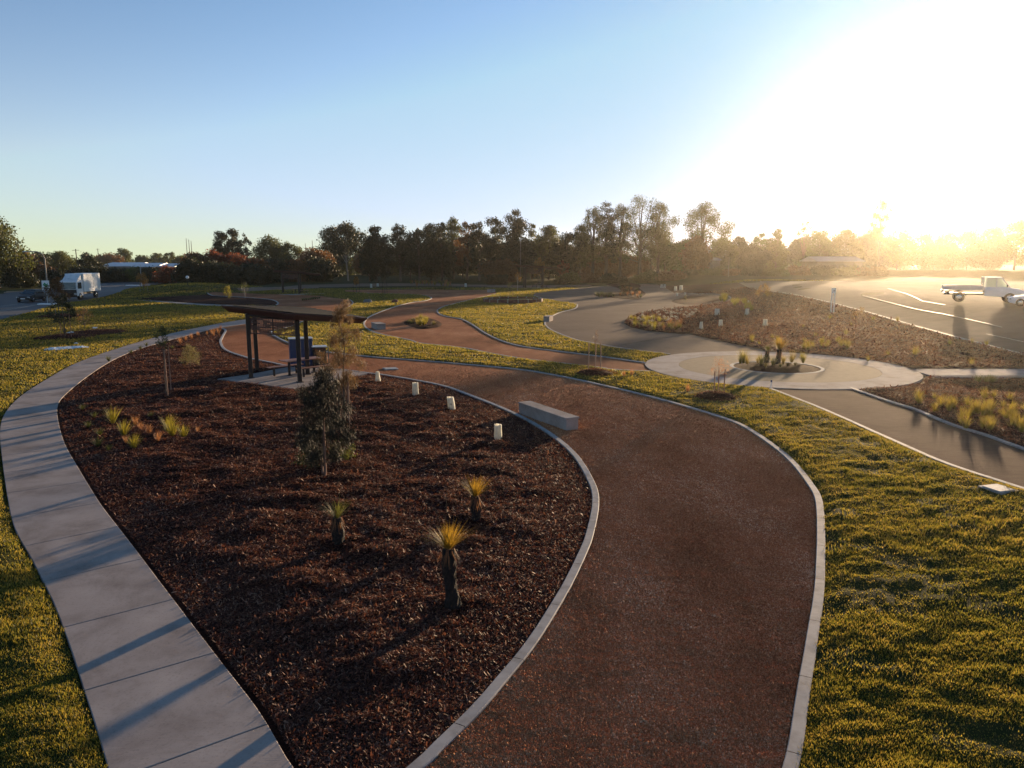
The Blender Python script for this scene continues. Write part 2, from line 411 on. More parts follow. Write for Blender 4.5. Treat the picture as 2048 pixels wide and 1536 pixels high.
CUT = ['bed1', 'r1', 'r2', 'plaza', 'm3', 'sebed', 'sepath', 'bed2', 'road_r', 'road_l', 'farpath', 'strip2', 'pathR', 'pathL', 'pad']
POLY['pathL'] = G(path_out) + G(path_in)[::-1]

def lawn_mask(x, y):
    """True on grass"""
    m = np.ones(np.shape(x), bool)
    for k in CUT: m &= ~inside(x, y, POLY[k])
    m &= ((x - CCX) ** 2 + (y - CCY) ** 2) > CR ** 2
    return m

def grass_h(x, y):
    # wind of low tussocks, elongated across the slope of the lawn
    u = x * .93 + y * .36; v = -x * .36 + y * .93
    n = fbm(u * 1.9 + 1.4 * vnoise(x * .7, y * .7), v * 3.6 + 1.4 * vnoise(x * .6 + 40, y * .6), 4)
    n2 = fbm(u * .45 + 9, v * .8 + 3, 2)
    near = 1 - sstep(25, 80, np.hypot(x, y))
    return 0.01 + (0.12 * np.maximum(0, n - .34) + .05 * np.maximum(0, fbm(u * 4.5, v * 8, 2) - .35) + 0.06 * n2) * (.35 + .65 * near)

def mulch_h(x, y):
    n = fbm(x * 1.1 + 4, y * 1.5, 3); n2 = fbm(x * 3.7, y * 4.3 + 8, 2)
    return .25 * np.maximum(0, n - .42) + .05 * n2 + .03 * vnoise(x * 8, y * 11) + .06 * fbm(x * .3, y * .3, 2)

def clear_of_slabs(x, y):
    x = np.asarray(x, float); y = np.asarray(y, float)
    k = sstep(0, .35, np.hypot(x - CCX, y - CCY) - CR)
    d = bdist(x, y, POLY['pad']); k = k * np.where(inside(x, y, POLY['pad']), 0, sstep(0, .35, d))
    return k * np.where((x > 19.5) & (y > 36.5) & (y < 39.7), 0, 1)

def bed_h(x, y): return mulch_h(x, y) * clear_of_slabs(x, y)

def gravel_h(x, y):
    return .022 * fbm(x * .9, y * 1.7, 3) + .012 * fbm(x * 4, y * 7, 2)

# ---- base sheet: one polar sheet, fine towards what is near, reaching far beyond the trees
ths = np.concatenate([np.arange(-180, -54, 6), np.arange(-54, 54, .28), np.arange(54, 180, 6)]) * math.pi / 180
rs = [0.5]
while rs[-1] < 1000:
    r = rs[-1]; rs.append(r * (1 + (.3 if r < 5 else .0075 if r < 45 else .015 if r < 130 else .06)))
rs = np.array(rs)
TT, RR = np.meshgrid(ths, rs); X = RR * np.sin(TT); Y = RR * np.cos(TT)
Z = terrain(X, Y)
msk = lawn_mask(X.ravel(), Y.ravel()).reshape(X.shape)
dall = np.full(X.size, 9.0)
near = (RR.ravel() < 160) & (np.abs(TT.ravel()) < .96)
xs, ys = X.ravel()[near], Y.ravel()[near]; dn = np.full(xs.shape, 9.0)
for k in CUT:
    if k in ('farpath',): continue
    P = np.array(POLY[k]); sel = (xs > P[:, 0].min() - 1) & (xs < P[:, 0].max() + 1) & (ys > P[:, 1].min() - 1) & (ys < P[:, 1].max() + 1)
    if sel.any(): dn[sel] = np.minimum(dn[sel], bdist(xs[sel], ys[sel], POLY[k]))
dn = np.minimum(dn, np.abs(np.hypot(xs - CCX, ys - CCY) - CR))
dall[near] = dn; dall = dall.reshape(X.shape)
fade = sstep(0.0, .45, dall)
GH = np.where(msk, -.01 + (.035 + grass_h(X, Y)) * (.25 + .75 * fade), -.07)
Z = Z + GH
n, m = X.shape
idx = np.arange(n * m).reshape(n, m)
q = np.stack([idx[:-1, :], np.roll(idx[:-1, :], -1, 1), np.roll(idx[1:, :], -1, 1), idx[1:, :]], -1).reshape(-1, 4)
me = nmesh('lawn_ground', np.stack([X, Y, Z], -1).reshape(-1, 3), q[:, ::-1], M['lawn'], True)
tag(meshobj('lawn_ground', me), kind='structure')

def polar_pts(poly, kr, rmin=6, rmax=200, kt=None):
    P = np.array(poly); kt = kt or kr * .8
    r0 = max(rmin, np.hypot(P[:, 0], P[:, 1]).min() * .9); r1 = min(rmax, np.hypot(P[:, 0], P[:, 1]).max() * 1.05)
    rr = [r0]
    while rr[-1] < r1: rr.append(rr[-1] * (1 + kr))
    tt = np.arange(-.9, .95, kt); T_, R_ = np.meshgrid(tt, np.array(rr)); T_ = T_ + rng.uniform(-.2, .2, T_.shape) * kt; R_ = R_ * (1 + rng.uniform(-.2, .2, R_.shape) * kr)
    x = (R_ * np.sin(T_)).ravel(); y = (R_ * np.cos(T_)).ravel()
    s = inside(x, y, poly); return x[s], y[s]

def resample(poly, closed=True, fac=.012, lo=.08):
    out = []; P = list(poly)
    for i in range(len(P) if closed else len(P) - 1):
        a = P[i]; b = P[(i + 1) % len(P)]; L = math.dist(a, b); st = max(lo, fac * math.hypot(*a)); k = max(1, int(L / st))
        for j in range(k): out.append((a[0] + (b[0] - a[0]) * j / k, a[1] + (b[1] - a[1]) * j / k))
    if not closed: out.append(P[-1])
    return out

def sheet(name, key, mat, dz, relief=None, kr=.02, fade=.3, mk=None):
    poly = resample(POLY[key]) if isinstance(key, str) else resample(key)
    x, y = polar_pts(poly, kr)
    d = bdist(x, y, poly); s = d > np.minimum(.05, .003 * np.hypot(x, y)); x, y, d = x[s], y[s], d[s]
    nb = len(poly); vs = [Vector(p) for p in poly] + [Vector((a, b)) for a, b in zip(x, y)]
    r = geometry.delaunay_2d_cdt(vs, [], [list(range(nb))], 1, 1e-5)
    V = np.array([(p[0], p[1]) for p in r[0]]); Fc = np.array([f for f in r[2] if len(f) == 3])
    z = terrain(V[:, 0], V[:, 1]) + dz
    if relief is not None:
        dd = bdist(V[:, 0], V[:, 1], poly)
        z = z + relief(V[:, 0], V[:, 1]) * sstep(0, fade, dd)
    me = nmesh(name, np.column_stack([V, z]), Fc, mat, True)
    # normals up
    if len(me.polygons) and me.polygons[0].normal.z < 0: me.flip_normals()
    o = meshobj(name, me); tag(o, kind='structure'); return o

sheet('mulch_bed', 'm3', M['mulch'], 0.0, bed_h, .016)
sheet('mulch_bed', 'sebed', M['mulch'], 0.0, bed_h, .014)
sheet('mulch_bed', 'bed2', M['mulch'], .014, mulch_h, .03)
sheet('gravel_path', 'plaza', M['granitic'], .004, gravel_h, .03)
sheet('gravel_path', 'sepath', M['segravel'], .006, gravel_h, .02)
sheet('gravel_path', 'r2', M['gravel'], .008, gravel_h, .02)
sheet('gravel_path', 'r1', M['gravel'], .010, gravel_h, .010)
sheet('mulch_bed', 'bed1', M['mulch'], .012, bed_h, .008, fade=2.2)
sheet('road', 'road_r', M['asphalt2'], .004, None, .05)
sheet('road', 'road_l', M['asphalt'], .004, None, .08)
sheet('plaza_paving', 'farpath', M['granitic'], .012, None, .08)

def ribbon(name, line, w, h, mat, dz=0.0, kind='structure', joints=0):
    """kerb: a low bar with a bevelled top along a ground polyline"""
    P = resample(line, False, .01, .12); P = np.array(P); n = len(P)
    t = np.gradient(P, axis=0); t /= np.maximum(1e-9, np.hypot(t[:, 0], t[:, 1]))[:, None]
    nn = np.column_stack([-t[:, 1], t[:, 0]])
    prof = [(-w / 2, -.1), (-w / 2, h - .012), (-w / 2 + .012, h), (w / 2 - .012, h), (w / 2, h - .012), (w / 2, -.1)]
    z = terrain(P[:, 0], P[:, 1]) + dz; jit = fbm(P[:, 0] * 1.5, P[:, 1] * 1.5, 2) * .008
    vs = []
    for o_, zz in prof: vs.append(np.column_stack([P + nn * (o_ + (jit[:, None] - .004) * 1.2), z + zz + jit * (zz > 0)]))
    V = np.stack(vs, 1).reshape(-1, 3); k = len(prof); fs = []
    for i in range(n - 1):
        for j in range(k - 1): fs.append((i * k + j, i * k + j + 1, (i + 1) * k + j + 1, (i + 1) * k + j))
    if h > .03 and w < .25:   # cut joints: drop the top of one short step every ~2 m
        L_ = np.r_[0, np.cumsum(np.hypot(*np.diff(P, axis=0).T))]; fs2 = []
        for i in range(n - 1):
            if int(L_[i] / 1.8) != int(L_[i + 1] / 1.8) and np.hypot(*P[i]) < 40:
                a, b = i * k, (i + 1) * k; g_ = .012 / max(.02, L_[i + 1] - L_[i]); base = len(V)
                V = np.vstack([V, V[a:a + k] * (1 - g_) + V[b:b + k] * g_])
                for j in range(k - 1): fs2.append((base + j, base + j + 1, b + j + 1, b + j))
            else:
                for j in range(k - 1): fs2.append((i * k + j, i * k + j + 1, (i + 1) * k + j + 1, (i + 1) * k + j))
        fs = fs2
    me = nmesh(name, V, np.array(fs), mat, False); o = meshobj(name, me); tag(o, kind=kind); return o

ribbon('kerb', G(k1), .17, .045, M['kerbm'], .01)
ribbon('kerb', G(k2), .17, .05, M['kerbm'], .01)
ribbon('kerb', G(k3), .17, .05, M['kerbm'], .01)
ribbon('kerb', G(k4), .17, .05, M['kerbm'], .01)
ribbon('kerb', G(k5), .17, .04, M['kerbm'], .01)
ribbon('kerb', G(bed2k), .2, .05, M['kerbm'], .01)
ribbon('kerb', G(kse1), .17, .05, M['kerbm'], .01)
ribbon('kerb', G(kse2), .17, .05, M['kerbm'], .01)
ribbon('kerb', G(cat([(565, 658), (585, 652), (610, 642), (660, 628), (697, 614), (706, 606), (700, 600)])), .17, .05, M['kerbm'], .01)
ribbon('kerb', G([(2260, 770), (2034, 708), (1842, 657), (1740, 627), (1672, 609), (1589, 590), (1500, 577)]), .3, .1, M['kerbm'], .0)
ribbon('kerb', G(cat([(1463, 597), (1455, 603), (1440, 607), (1376, 615)])), .2, .06, M['kerbm'], .01)
ribbon('kerb', G(cat([(1350, 587), (1386, 587.5), (1430, 588.5), (1455, 592), (1463, 597)])), .2, .06, M['kerbm'], .01)
ribbon('kerb', G([(1165, 702), (1280, 683), (1340, 673), (1382, 668.5)]), .5, .03, M['granitic'], .01)
for ln, w in (([(1725, 591.6), (1830, 618), (1886, 628), (1929, 637), (2005, 655)], .13), ([(1776, 577), (1844, 602), (1890, 610)], .12), ([(1973, 668), (2048, 684)], .12)):
    ribbon('road_marking', G(ln), w, .012, M['lineW'], .004)
for ln in ([(-60, 633), (0, 622), (30, 617), (88, 607)], [(0, 613), (50, 606.5)]):
    ribbon('road_marking', G(ln), .18, .012, M['lineW'], .004)

# ---- slabs: concrete footpath on the left (joints every 2.2 m), circle, pad, right-hand footpath
def slab(mb, poly, z0, z1, c=.012):
    n = len(poly); cx = sum(p[0] for p in poly) / n; cy = sum(p[1] for p in poly) / n
    def ins(p):
        d = math.hypot(p[0] - cx, p[1] - cy); k = max(0, 1 - c / max(d, .01)); return (cx + (p[0] - cx) * k, cy + (p[1] - cy) * k)
    vs = [(p[0], p[1], z0) for p in poly] + [(p[0], p[1], z1 - c * .6) for p in poly] + [(*ins(p), z1) for p in poly]
    fs = [(i, (i + 1) % n, n + (i + 1) % n, n + i) for i in range(n)] + [(n + i, n + (i + 1) % n, 2 * n + (i + 1) % n, 2 * n + i) for i in range(n)] + [tuple(range(2 * n, 3 * n))]
    mb.add(vs, fs)

def arclen(P):
    P = np.array(P); s = np.r_[0, np.cumsum(np.hypot(*np.diff(P, axis=0).T))]; return P, s
A, sa = arclen(G(path_out)); B, sb = arclen(G(path_in))
# pair the two edges by nearest point so that the joints run across the path
def edge_at(P, s, v): return (float(np.interp(v, s, P[:, 0])), float(np.interp(v, s, P[:, 1])))
joint_out = [g(185, 1400)[:2], g(120, 1238)[:2], g(66, 1128)[:2]]
mb = MB(); st = 2.2
vout = list(np.arange(.4, sa[-1], st))
s0 = [sa[np.argmin(np.hypot(A[:, 0] - p[0], A[:, 1] - p[1]))] for p in joint_out]
off = s0[0] % st; vout = [v for v in np.arange(off - st, sa[-1] + .01, st) if v > -.01]
def partner(v):
    p = np.array(edge_at(A, sa, v)); w = np.linspace(0, sb[-1], 1200)
    Q = np.column_stack([np.interp(w, sb, B[:, 0]), np.interp(w, sb, B[:, 1])])
    t = np.array(edge_at(A, sa, v + .4)) - np.array(edge_at(A, sa, v - .4)); t /= np.hypot(*t)
    d = np.abs((Q - p) @ t) * 3 + np.hypot(*(Q - p).T) * .3; return w[np.argmin(d)]
wp = [partner(v) for v in vout]
wp = list(np.maximum.accumulate(wp))
for i in range(len(vout) - 1):
    v0, v1, w0, w1 = vout[i] + .008, vout[i + 1] - .008, wp[i] + .008, wp[i + 1] - .008
    if w1 - w0 < .2: w1 = w0 + .2
    k = 6
    poly = [edge_at(A, sa, v0 + (v1 - v0) * j / k) for j in range(k + 1)] + [edge_at(B, sb, w1 + (w0 - w1) * j / k) for j in range(k + 1)]
    slab(mb, poly[::-1], -.05, .045)
tag(mb.build('footpath', M['conc']), kind='structure')
mb = MB(); slab(mb, POLY['strip2'], -.05, .03); tag(mb.build('footpath', M['conc']), kind='structure')
mb = MB(); slab(mb, POLY['pad'][::-1], -.05, .08); tag(mb.build('shelter_slab', M['conc']), kind='structure')
mb = MB()
for i in range(16):
    x0 = 20.9 + i * 2.0; slab(mb, [(x0, 36.95), (x0 + 1.985, 36.95), (x0 + 1.985, 39.25), (x0, 39.25)], -.12, .05)
tag(mb.build('footpath', M['conc']), kind='structure')
# circle: outer concrete ring, tan aggregate ring, island kerb, soil
def ring(mb, r0, r1, z0, z1, n=96, gaps=0):
    vs = []; fs = []
    pr = [(r1, z0), (r1, z1 - .01), (r1 - .01, z1), (r0 + .01, z1), (r0, z1 - .01), (r0, z0)]
    for k in range(n):
        a = 2 * math.pi * k / n; vs += [(CCX + r * math.cos(a), CCY + r * math.sin(a), z) for r, z in pr]
    for k in range(n):
        for j in range(5): fs.append((k * 6 + j, ((k + 1) % n) * 6 + j, ((k + 1) % n) * 6 + j + 1, k * 6 + j + 1))
    mb.add(vs, fs)
mb = MB(); ring(mb, 5.12, CR, -.1, .05); tag(mb.build('circle_paving', M['conc']), kind='structure')
mb = MB(); ring(mb, 2.42, 5.115, -.1, .046); tag(mb.build('circle_paving', M['aggr']), kind='structure')
mb = MB(); ring(mb, 2.22, 2.415, -.1, .056); tag(mb.build('kerb', M['kerbm']), kind='structure')
isl = [(CCX + 2.25 * math.cos(a), CCY + 2.25 * math.sin(a)) for a in np.linspace(0, 2 * math.pi, 48, endpoint=False)]
sheet('mulch_bed', isl, M['mulch'], .02, lambda x, y: .06 * np.ones_like(x) + mulch_h(x, y), .01, fade=1.2)
# beds inside the pale plaza
POLY['bedA'] = G(cat([(1189, 591), (1200, 587), (1240, 583), (1235, 576), (1211, 569), (1260, 566), (1281, 571), (1279, 577), (1291, 587), (1285, 593), (1273, 599), (1225, 596)], True))
POLY['bedB'] = G(cat([(1343, 603), (1365, 596), (1386, 591), (1427, 592), (1450, 597), (1427, 604), (1376, 610)], True))
POLY['bedR'] = G(cat([(808, 648), (822, 640), (850, 636), (875, 642), (884, 650), (872, 656), (840, 658)], True))
sheet('mulch_bed', 'bedA', M['mulch'], .03, mulch_h, .02)
sheet('mulch_bed', 'bedB', M['mulch'], .03, mulch_h, .02)
sheet('mulch_bed', 'bedR', M['mulch'], .03, mulch_h, .02)
POLY['verge'] = G([(-400, 606), (0, 587), (60, 582), (110, 576), (100, 574), (60, 577.5), (0, 581), (-400, 594)])
sheet('bare_verge', 'verge', M['orange'], .03, None, .1)

# ------------------------------------------------------------------ scattered stuff: grass blades, mulch chips, pebbles
def scatter(n, rmin, rmax, tmin, tmax, test, power=1.0):
    """points with a density that falls with distance"""
    u = rng.random(n); r = rmin * (rmax / rmin) ** u if power == 1 else np.sqrt(rmin ** 2 + u * (rmax ** 2 - rmin ** 2))
    t = rng.uniform(tmin, tmax, n); x = r * np.sin(t); y = r * np.cos(t)
    s = test(x, y); return x[s], y[s]

def lawn_z(x, y):
    # sample the base sheet
    r = np.hypot(x, y); t = np.arctan2(x, y)
    ri = np.clip(np.interp(r, rs, np.arange(len(rs))), 0, len(rs) - 1.001); ti = np.clip(np.interp(t, ths, np.arange(len(ths))), 0, len(ths) - 1.001)
    i = ri.astype(int); j = ti.astype(int); a = ri - i; b = ti - j
    return (Z[i, j] * (1 - a) + Z[i + 1, j] * a) * (1 - b) + (Z[i, j + 1] * (1 - a) + Z[i + 1, j + 1] * a) * b

def lawn_ok(x, y):
    s = lawn_mask(x, y); p = fbm(x * .8 + 11, y * 1.1 + 5, 3)
    return s & (rng.random(x.shape) < .25 + sstep(.3, .46, p))
x, y = scatter(2500000, 6.0, 150, -.92, .86, lawn_ok)
r = np.hypot(x, y); N = len(x)
z = lawn_z(x, y); a = rng.uniform(0, 2 * math.pi, N)
lump = fbm(x * 2.1 + 3, y * 2.9, 3)
hgt = (.35 + 1.3 * fbm(x * .5 + 30, y * .6, 2)) * (.012 + .034 * rng.random(N) ** 1.5 * (.3 + 1.2 * lump)) * (1 + r / 45); wid = .0045 * (1 + r / 9) * rng.uniform(.7, 1.3, N)
lean = rng.uniform(0, .9, N) * hgt; la = rng.uniform(0, 2 * math.pi, N)
V = np.empty((N, 3, 3))
V[:, 0] = np.column_stack([x - wid * np.cos(a), y - wid * np.sin(a), z - .006]); V[:, 1] = np.column_stack([x + wid * np.cos(a), y + wid * np.sin(a), z - .006])
V[:, 2] = np.column_stack([x + lean * np.cos(la), y + lean * np.sin(la), z + hgt])
tag(meshobj('lawn_grass', nmesh('lawn_grass', V.reshape(-1, 3), np.arange(N * 3).reshape(-1, 3), M['grass'])), kind='stuff', label='short golden green lawn grass growing in low tussocks', cat='grass')
print('blades', N)

def chips(name, key, n, rmin, rmax, dz, hf, label, lo=.012, hi=.048, mat='chips', fade=.3, mk=None):
    P = POLY[key]; poly = resample(P)
    tt = np.arctan2(np.array(P)[:, 0], np.array(P)[:, 1])
    x, y = scatter(n, rmin, rmax, max(-.7, tt.min()), min(.7, tt.max()), lambda x, y: inside(x, y, P))
    d = bdist(x, y, poly); s = (d > .09) & (clear_of_slabs(x, y) > .08); x, y, d = x[s], y[s], d[s]; N = len(x); r = np.hypot(x, y)
    z = terrain(x, y) + dz + hf(x, y) * sstep(0, fade, d)
    L = rng.uniform(lo, hi, N) * (1 + r / 45) * rng.choice([.6, 1, 1.5], N, p=[.5, .4, .1]); W = L * rng.uniform(.14, .4, N); a = rng.uniform(0, 2 * math.pi, N)
    p = rng.normal(0, .45, N); rl = rng.normal(0, .6, N)
    ax = np.column_stack([np.cos(a) * np.cos(p), np.sin(a) * np.cos(p), np.sin(p)]) * (L / 2)[:, None]
    sd = np.column_stack([-np.sin(a) * np.cos(rl), np.cos(a) * np.cos(rl), np.sin(rl)]) * (W / 2)[:, None]
    c = np.column_stack([x, y, z + .004 + np.abs(np.sin(p)) * L / 2 + rng.uniform(0, .012, N)])
    V = np.stack([c - ax - sd, c + ax - sd * .6, c + ax * 1.05 + sd * .7, c - ax * .9 + sd], 1)
    o = meshobj(name, nmesh(name, V.reshape(-1, 3), np.arange(N * 4).reshape(-1, 4), M[mat])); tag(o, label, 'mulch', kind='stuff')
    print(name, N); return o
chips('wood_chips', 'bed1', 900000, 7, 62, .012, bed_h, 'red brown wood chips covering the large kidney shaped bed', fade=2.2)
chips('wood_chips', 'm3', 260000, 38, 130, 0, bed_h, 'sunlit wood chips of the wide bed beside the right hand road', .03, .09)
chips('wood_chips', 'sebed', 160000, 22, 60, 0, bed_h, 'wood chips of the bed below the right hand footpath', .02, .07)
x, y = scatter(1000000, 7, 44, -.3, .45, lambda x, y: inside(x, y, POLY['r1']) & (rng.random(x.shape) > sstep(20, 44, np.hypot(x, y))))
d = bdist(x, y, resample(POLY['r1'])); s = d > .1; x, y = x[s], y[s]; N = len(x); r = np.hypot(x, y)
z = terrain(x, y) + .010 + gravel_h(x, y); sz = rng.uniform(.004, .013, N) * (1 + r / 30) * rng.choice([1, 1.7], N, p=[.93, .07]); a = rng.uniform(0, 6.28, N)
V = np.empty((N, 4, 3))
for k in range(3):
    V[:, k] = np.column_stack([x + sz * np.cos(a + k * 2.1) * rng.uniform(.7, 1.3, N), y + sz * np.sin(a + k * 2.1) * rng.uniform(.7, 1.3, N), z - .002])
V[:, 3] = np.column_stack([x + rng.uniform(-.3, .3, N) * sz, y + rng.uniform(-.3, .3, N) * sz, z + sz * rng.uniform(.6, 1.2, N)])
b = np.arange(N)[:, None] * 4
Fc = np.concatenate([b + np.array([[0, 1, 3]]), b + np.array([[1, 2, 3]]), b + np.array([[2, 0, 3]])])
tag(meshobj('loose_gravel', nmesh('loose_gravel', V.reshape(-1, 3), Fc, M['pebble'])), 'loose red gravel grains on the wide winding path', 'gravel', kind='stuff')
print('pebbles', N)
# ------------------------------------------------------------------ vegetation
def leaf_cloud(centers, radii, n, size, asp=.5, flat=.8, droop=0.0, r_=rng, shell=.2):
    """n leaf quads spread through ellipsoidal clumps"""
    C = np.asarray(centers); Rd = np.asarray(radii); wts = Rd ** 2; wts = wts / wts.sum()
    k = r_.choice(len(C), n, p=wts); d = r_.normal(size=(n, 3)); d /= np.linalg.norm(d, axis=1)[:, None]
    rr = shell + (1 - shell) * r_.random(n) ** .6; rr *= r_.uniform(.7, 1.25, n); P = C[k] + d * (Rd[k] * rr)[:, None] * np.array([1, 1, flat])
    a = r_.normal(size=(n, 3)); a[:, 2] -= droop * 2; a /= np.linalg.norm(a, axis=1)[:, None]
    b = np.cross(a, r_.normal(size=(n, 3))); b /= np.linalg.norm(b, axis=1)[:, None]
    s = size * r_.uniform(.6, 1.4, n)[:, None]; A = a * s * .5; B = b * s * .5 * asp
    V = np.stack([P - A, P + B, P + A, P - B], 1).reshape(-1, 3)
    return V, np.arange(n * 4).reshape(-1, 4)

def crown_clumps(h, w, cb, nc, r_, cone=0.0, rk=(.26, .42), irregular=.25):
    z0 = h * cb; hz = (h - z0); C = []; Rd = []
    for i in range(nc):
        f = (i + .5) / nc; ang = i * 2.4 + r_.uniform(-.5, .5)
        z = z0 + hz * (.12 + .80 * f) + r_.uniform(-.05, .05) * hz
        prof = math.sin(math.pi * min(1, .18 + .80 * f)) ** .6 * (1 - cone * f)
        rad = w / 2 * prof * r_.uniform(.35, .95); rc = w / 2 * r_.uniform(*rk) * (.7 + .5 * prof)
        C.append((rad * math.cos(ang) * (1 + r_.uniform(-irregular, irregular)), rad * math.sin(ang), z)); Rd.append(rc)
    C.append((r_.uniform(-.1, .1) * w, 0, h - w * .12)); Rd.append(w * .14)
    return C, Rd

def tree(label, px, top, w_px, D, leaf='l_dark', cb=.3, nc=14, cone=0., dens=1.0, ls=.46, bark='bark', name='gum_tree', cat_='tree', group=None, seed=None, rk=(.3, .5), trunk_r=.018, lean=0.0, irregular=.25, droop=.2):
    r_ = np.random.default_rng(seed if seed is not None else int(px * 7 + top)); X0, Y0, _ = at(px, HOR, D); zb = th(X0, Y0)
    h = at(px, top, D)[2] - zb; w = w_px * D / F
    e = empty(name, (X0, Y0, zb), 0); tag(e, label, cat_, group)
    w *= 1.12; nc = int(nc * 1.5)
    C, Rd = crown_clumps(h, w, cb, nc, r_, cone, rk, irregular)
    C = [(c[0] + lean * c[2], c[1], c[2]) for c in C]
    mb = MB(); n = 7; pts = []; rad = []
    wob = [(r_.normal(0, .012) * h, r_.normal(0, .012) * h) for _ in range(n)]
    for i in range(n):
        f = i / (n - 1); pts.append((wob[i][0] * f + lean * f * h * .85, wob[i][1] * f, -.2 + f * (h * .86 + .2))); rad.append(h * trunk_r * (1.25 - 1.05 * f))
    mb.tube(pts, rad, 7)
    for i in r_.permutation(len(C))[:min(len(C), 11)]:
        c = C[i]; f = max(.15, min(.8, (c[2] / h) * .62 + .02)); k = f * (n - 1); k0 = int(k); t = k - k0
        p0 = Vector(pts[k0]).lerp(Vector(pts[min(k0 + 1, n - 1)]), t); p2 = Vector(c); pm = p0.lerp(p2, .5) + Vector((0, 0, -.04 * h + r_.uniform(0, .03) * h))
        mb.tube([p0, pm, p2, p2 + (p2 - pm) * .35], [h * trunk_r * .45, h * trunk_r * .3, h * trunk_r * .16, .01], 5)
    mb.build('trunk', M[bark], e)
    area = sum(r * r * 3.1 for r in Rd); nl = int(min(11000, dens * 2.3 * area / (ls * ls * .25)))
    V, Fc = leaf_cloud(C, Rd, nl, ls, .5, .85, droop, r_)
    V[:, 2] = np.maximum(V[:, 2], .05)
    meshobj('crown', nmesh('crown', V, Fc, M[leaf]), e)
    return e

T = tree
TG = 'gum trees of the belt behind the park'
BG = 'bushes along the foot of the tree belt'
# far left group
T('tall dark gum cut by the left edge of the picture', -8, 440, 95, 150, 'l_olive', .15, 20, ls=.5, dens=1.1)
T('spreading orange-tinged tree beside the far left gum', 52, 503, 44, 165, 'l_brown', .1, 12, name='autumn_tree')
T('dark gum rising behind the leaning street lamp', 78, 503, 36, 230, 'l_dark', .25, 9)
T('dull orange bush under the street lamp', 70, 528, 62, 175, 'l_brown', .0, 10, name='bush', cat_='bush')
T('gum with open crown behind the truck cab', 118, 502, 46, 240, 'l_olive', .2, 11)
T('dark rounded tree right of the power pole', 176, 508, 42, 210, 'l_dark', .05, 12, name='round_tree')
T('reddish leafless-looking tree above the warehouse roof', 216, 508, 40, 400, 'l_brown', .1, 10, name='autumn_tree', ls=.8)
T('gum standing tallest above the long warehouse roof', 248, 497, 30, 420, 'l_olive', .2, 9, ls=.8)
T('small tree above the middle of the warehouse roof', 284, 512, 34, 450, 'l_olive', .1, 9, ls=.9)
T('pair-headed tree above the right end of the warehouse', 315, 506, 28, 450, 'l_olive', .15, 9, ls=.9)
T('spindly gum left of the three masts', 339, 505, 24, 430, 'l_olive', .3, 6, ls=.8)
T('low tree just left of the three masts', 362, 513, 30, 420, 'l_olive', .1, 8, ls=.8)
for i, (x, t, w, lf) in enumerate([(150, 535, 50, 'l_dark'), (196, 536, 50, 'l_dark'), (232, 539, 46, 'l_dark'), (268, 537, 46, 'l_green'), (303, 538, 48, 'l_dark'), (335, 534, 40, 'l_red'), (100, 540, 40, 'l_dark'), (30, 538, 60, 'l_dark')]):
    T(['dark clipped shrub behind the truck box', 'dark shrub right behind the truck box', 'low dark shrub left of the thin lamp pole', 'yellowish green shrub over the left road', 'dark shrub left of the red bush', 'low red leaved bush at the foot of the mound', 'dark bush hiding the verge behind the dark car', 'wide dark bush at the far left verge'][i],
      x, t, w, [185, 188, 190, 192, 185, 180, 170, 150][i], lf, .0, 9, name='shrub', cat_='shrub')
# masses behind the mound
for i, (x, t, w, lf, D) in enumerate([(392, 506, 64, 'l_brown', 172), (430, 504, 70, 'l_red', 176), (380, 520, 60, 'l_dark', 165), (470, 512, 66, 'l_red', 178), (510, 518, 60, 'l_brown', 182), (548, 520, 60, 'l_dark', 186),
                                      (440, 528, 70, 'l_dark', 168), (500, 534, 70, 'l_dark', 170), (590, 522, 60, 'l_brown', 190), (630, 498, 62, 'l_brown', 200), (640, 520, 60, 'l_dark', 192)]):
    T(['russet tree at the left of the hedge mass behind the mound', 'red crowned tree behind the lamp globe', 'dark bush right behind the mound crest', 'red tinged tree under the three-clump gum', 'brown tree right of the three-clump gum', 'dark tree left of the second shelter roof',
       'dark low bush beneath the red crowned trees', 'dark low bush behind the fountain lawn', 'brown bush above the second shelter roof', 'brown-headed tree left of the leaning white trunk', 'dark bush right of the second shelter'][i],
      x, t, w, D, lf, .0, 14, name='autumn_tree' if lf in ('l_red', 'l_brown') else 'bush', cat_='tree' if lf in ('l_red', 'l_brown') else 'bush', dens=1.15)
T('gum with three dark clumps, left lump', 446, 464, 40, 215, 'l_dark', .3, 9, group=TG)
T('tall middle lump of the three-clump gums', 466, 456, 40, 218, 'l_dark', .3, 11, group=TG)
T('narrow right hand lump of the three-clump gums', 492, 467, 26, 215, 'l_dark', .3, 8, group=TG)
T('broad green tree sloping down to the right behind the hedge', 540, 473, 62, 225, 'l_olive', .1, 16, group=TG)
T('lower green shoulder of the broad tree', 578, 486, 56, 228, 'l_olive', .1, 12, group=TG)
T('gum with separate dark heads and a leaning white trunk', 695, 449, 82, 195, 'l_dark', .5, 8, bark='palebark', name='white_trunk_gum', rk=(.30, .42), lean=-.06, irregular=.5, trunk_r=.014)
T('square shouldered dark tree right of the white trunk', 752, 451, 50, 190, 'l_dark', .05, 18, group=TG, dens=1.3)
T('lower left shoulder of the square dark tree', 738, 476, 36, 188, 'l_dark', .0, 12, group=TG, dens=1.3)
T('slim dark gum with a notched top', 800, 447, 44, 192, 'l_dark', .15, 13, group=TG)
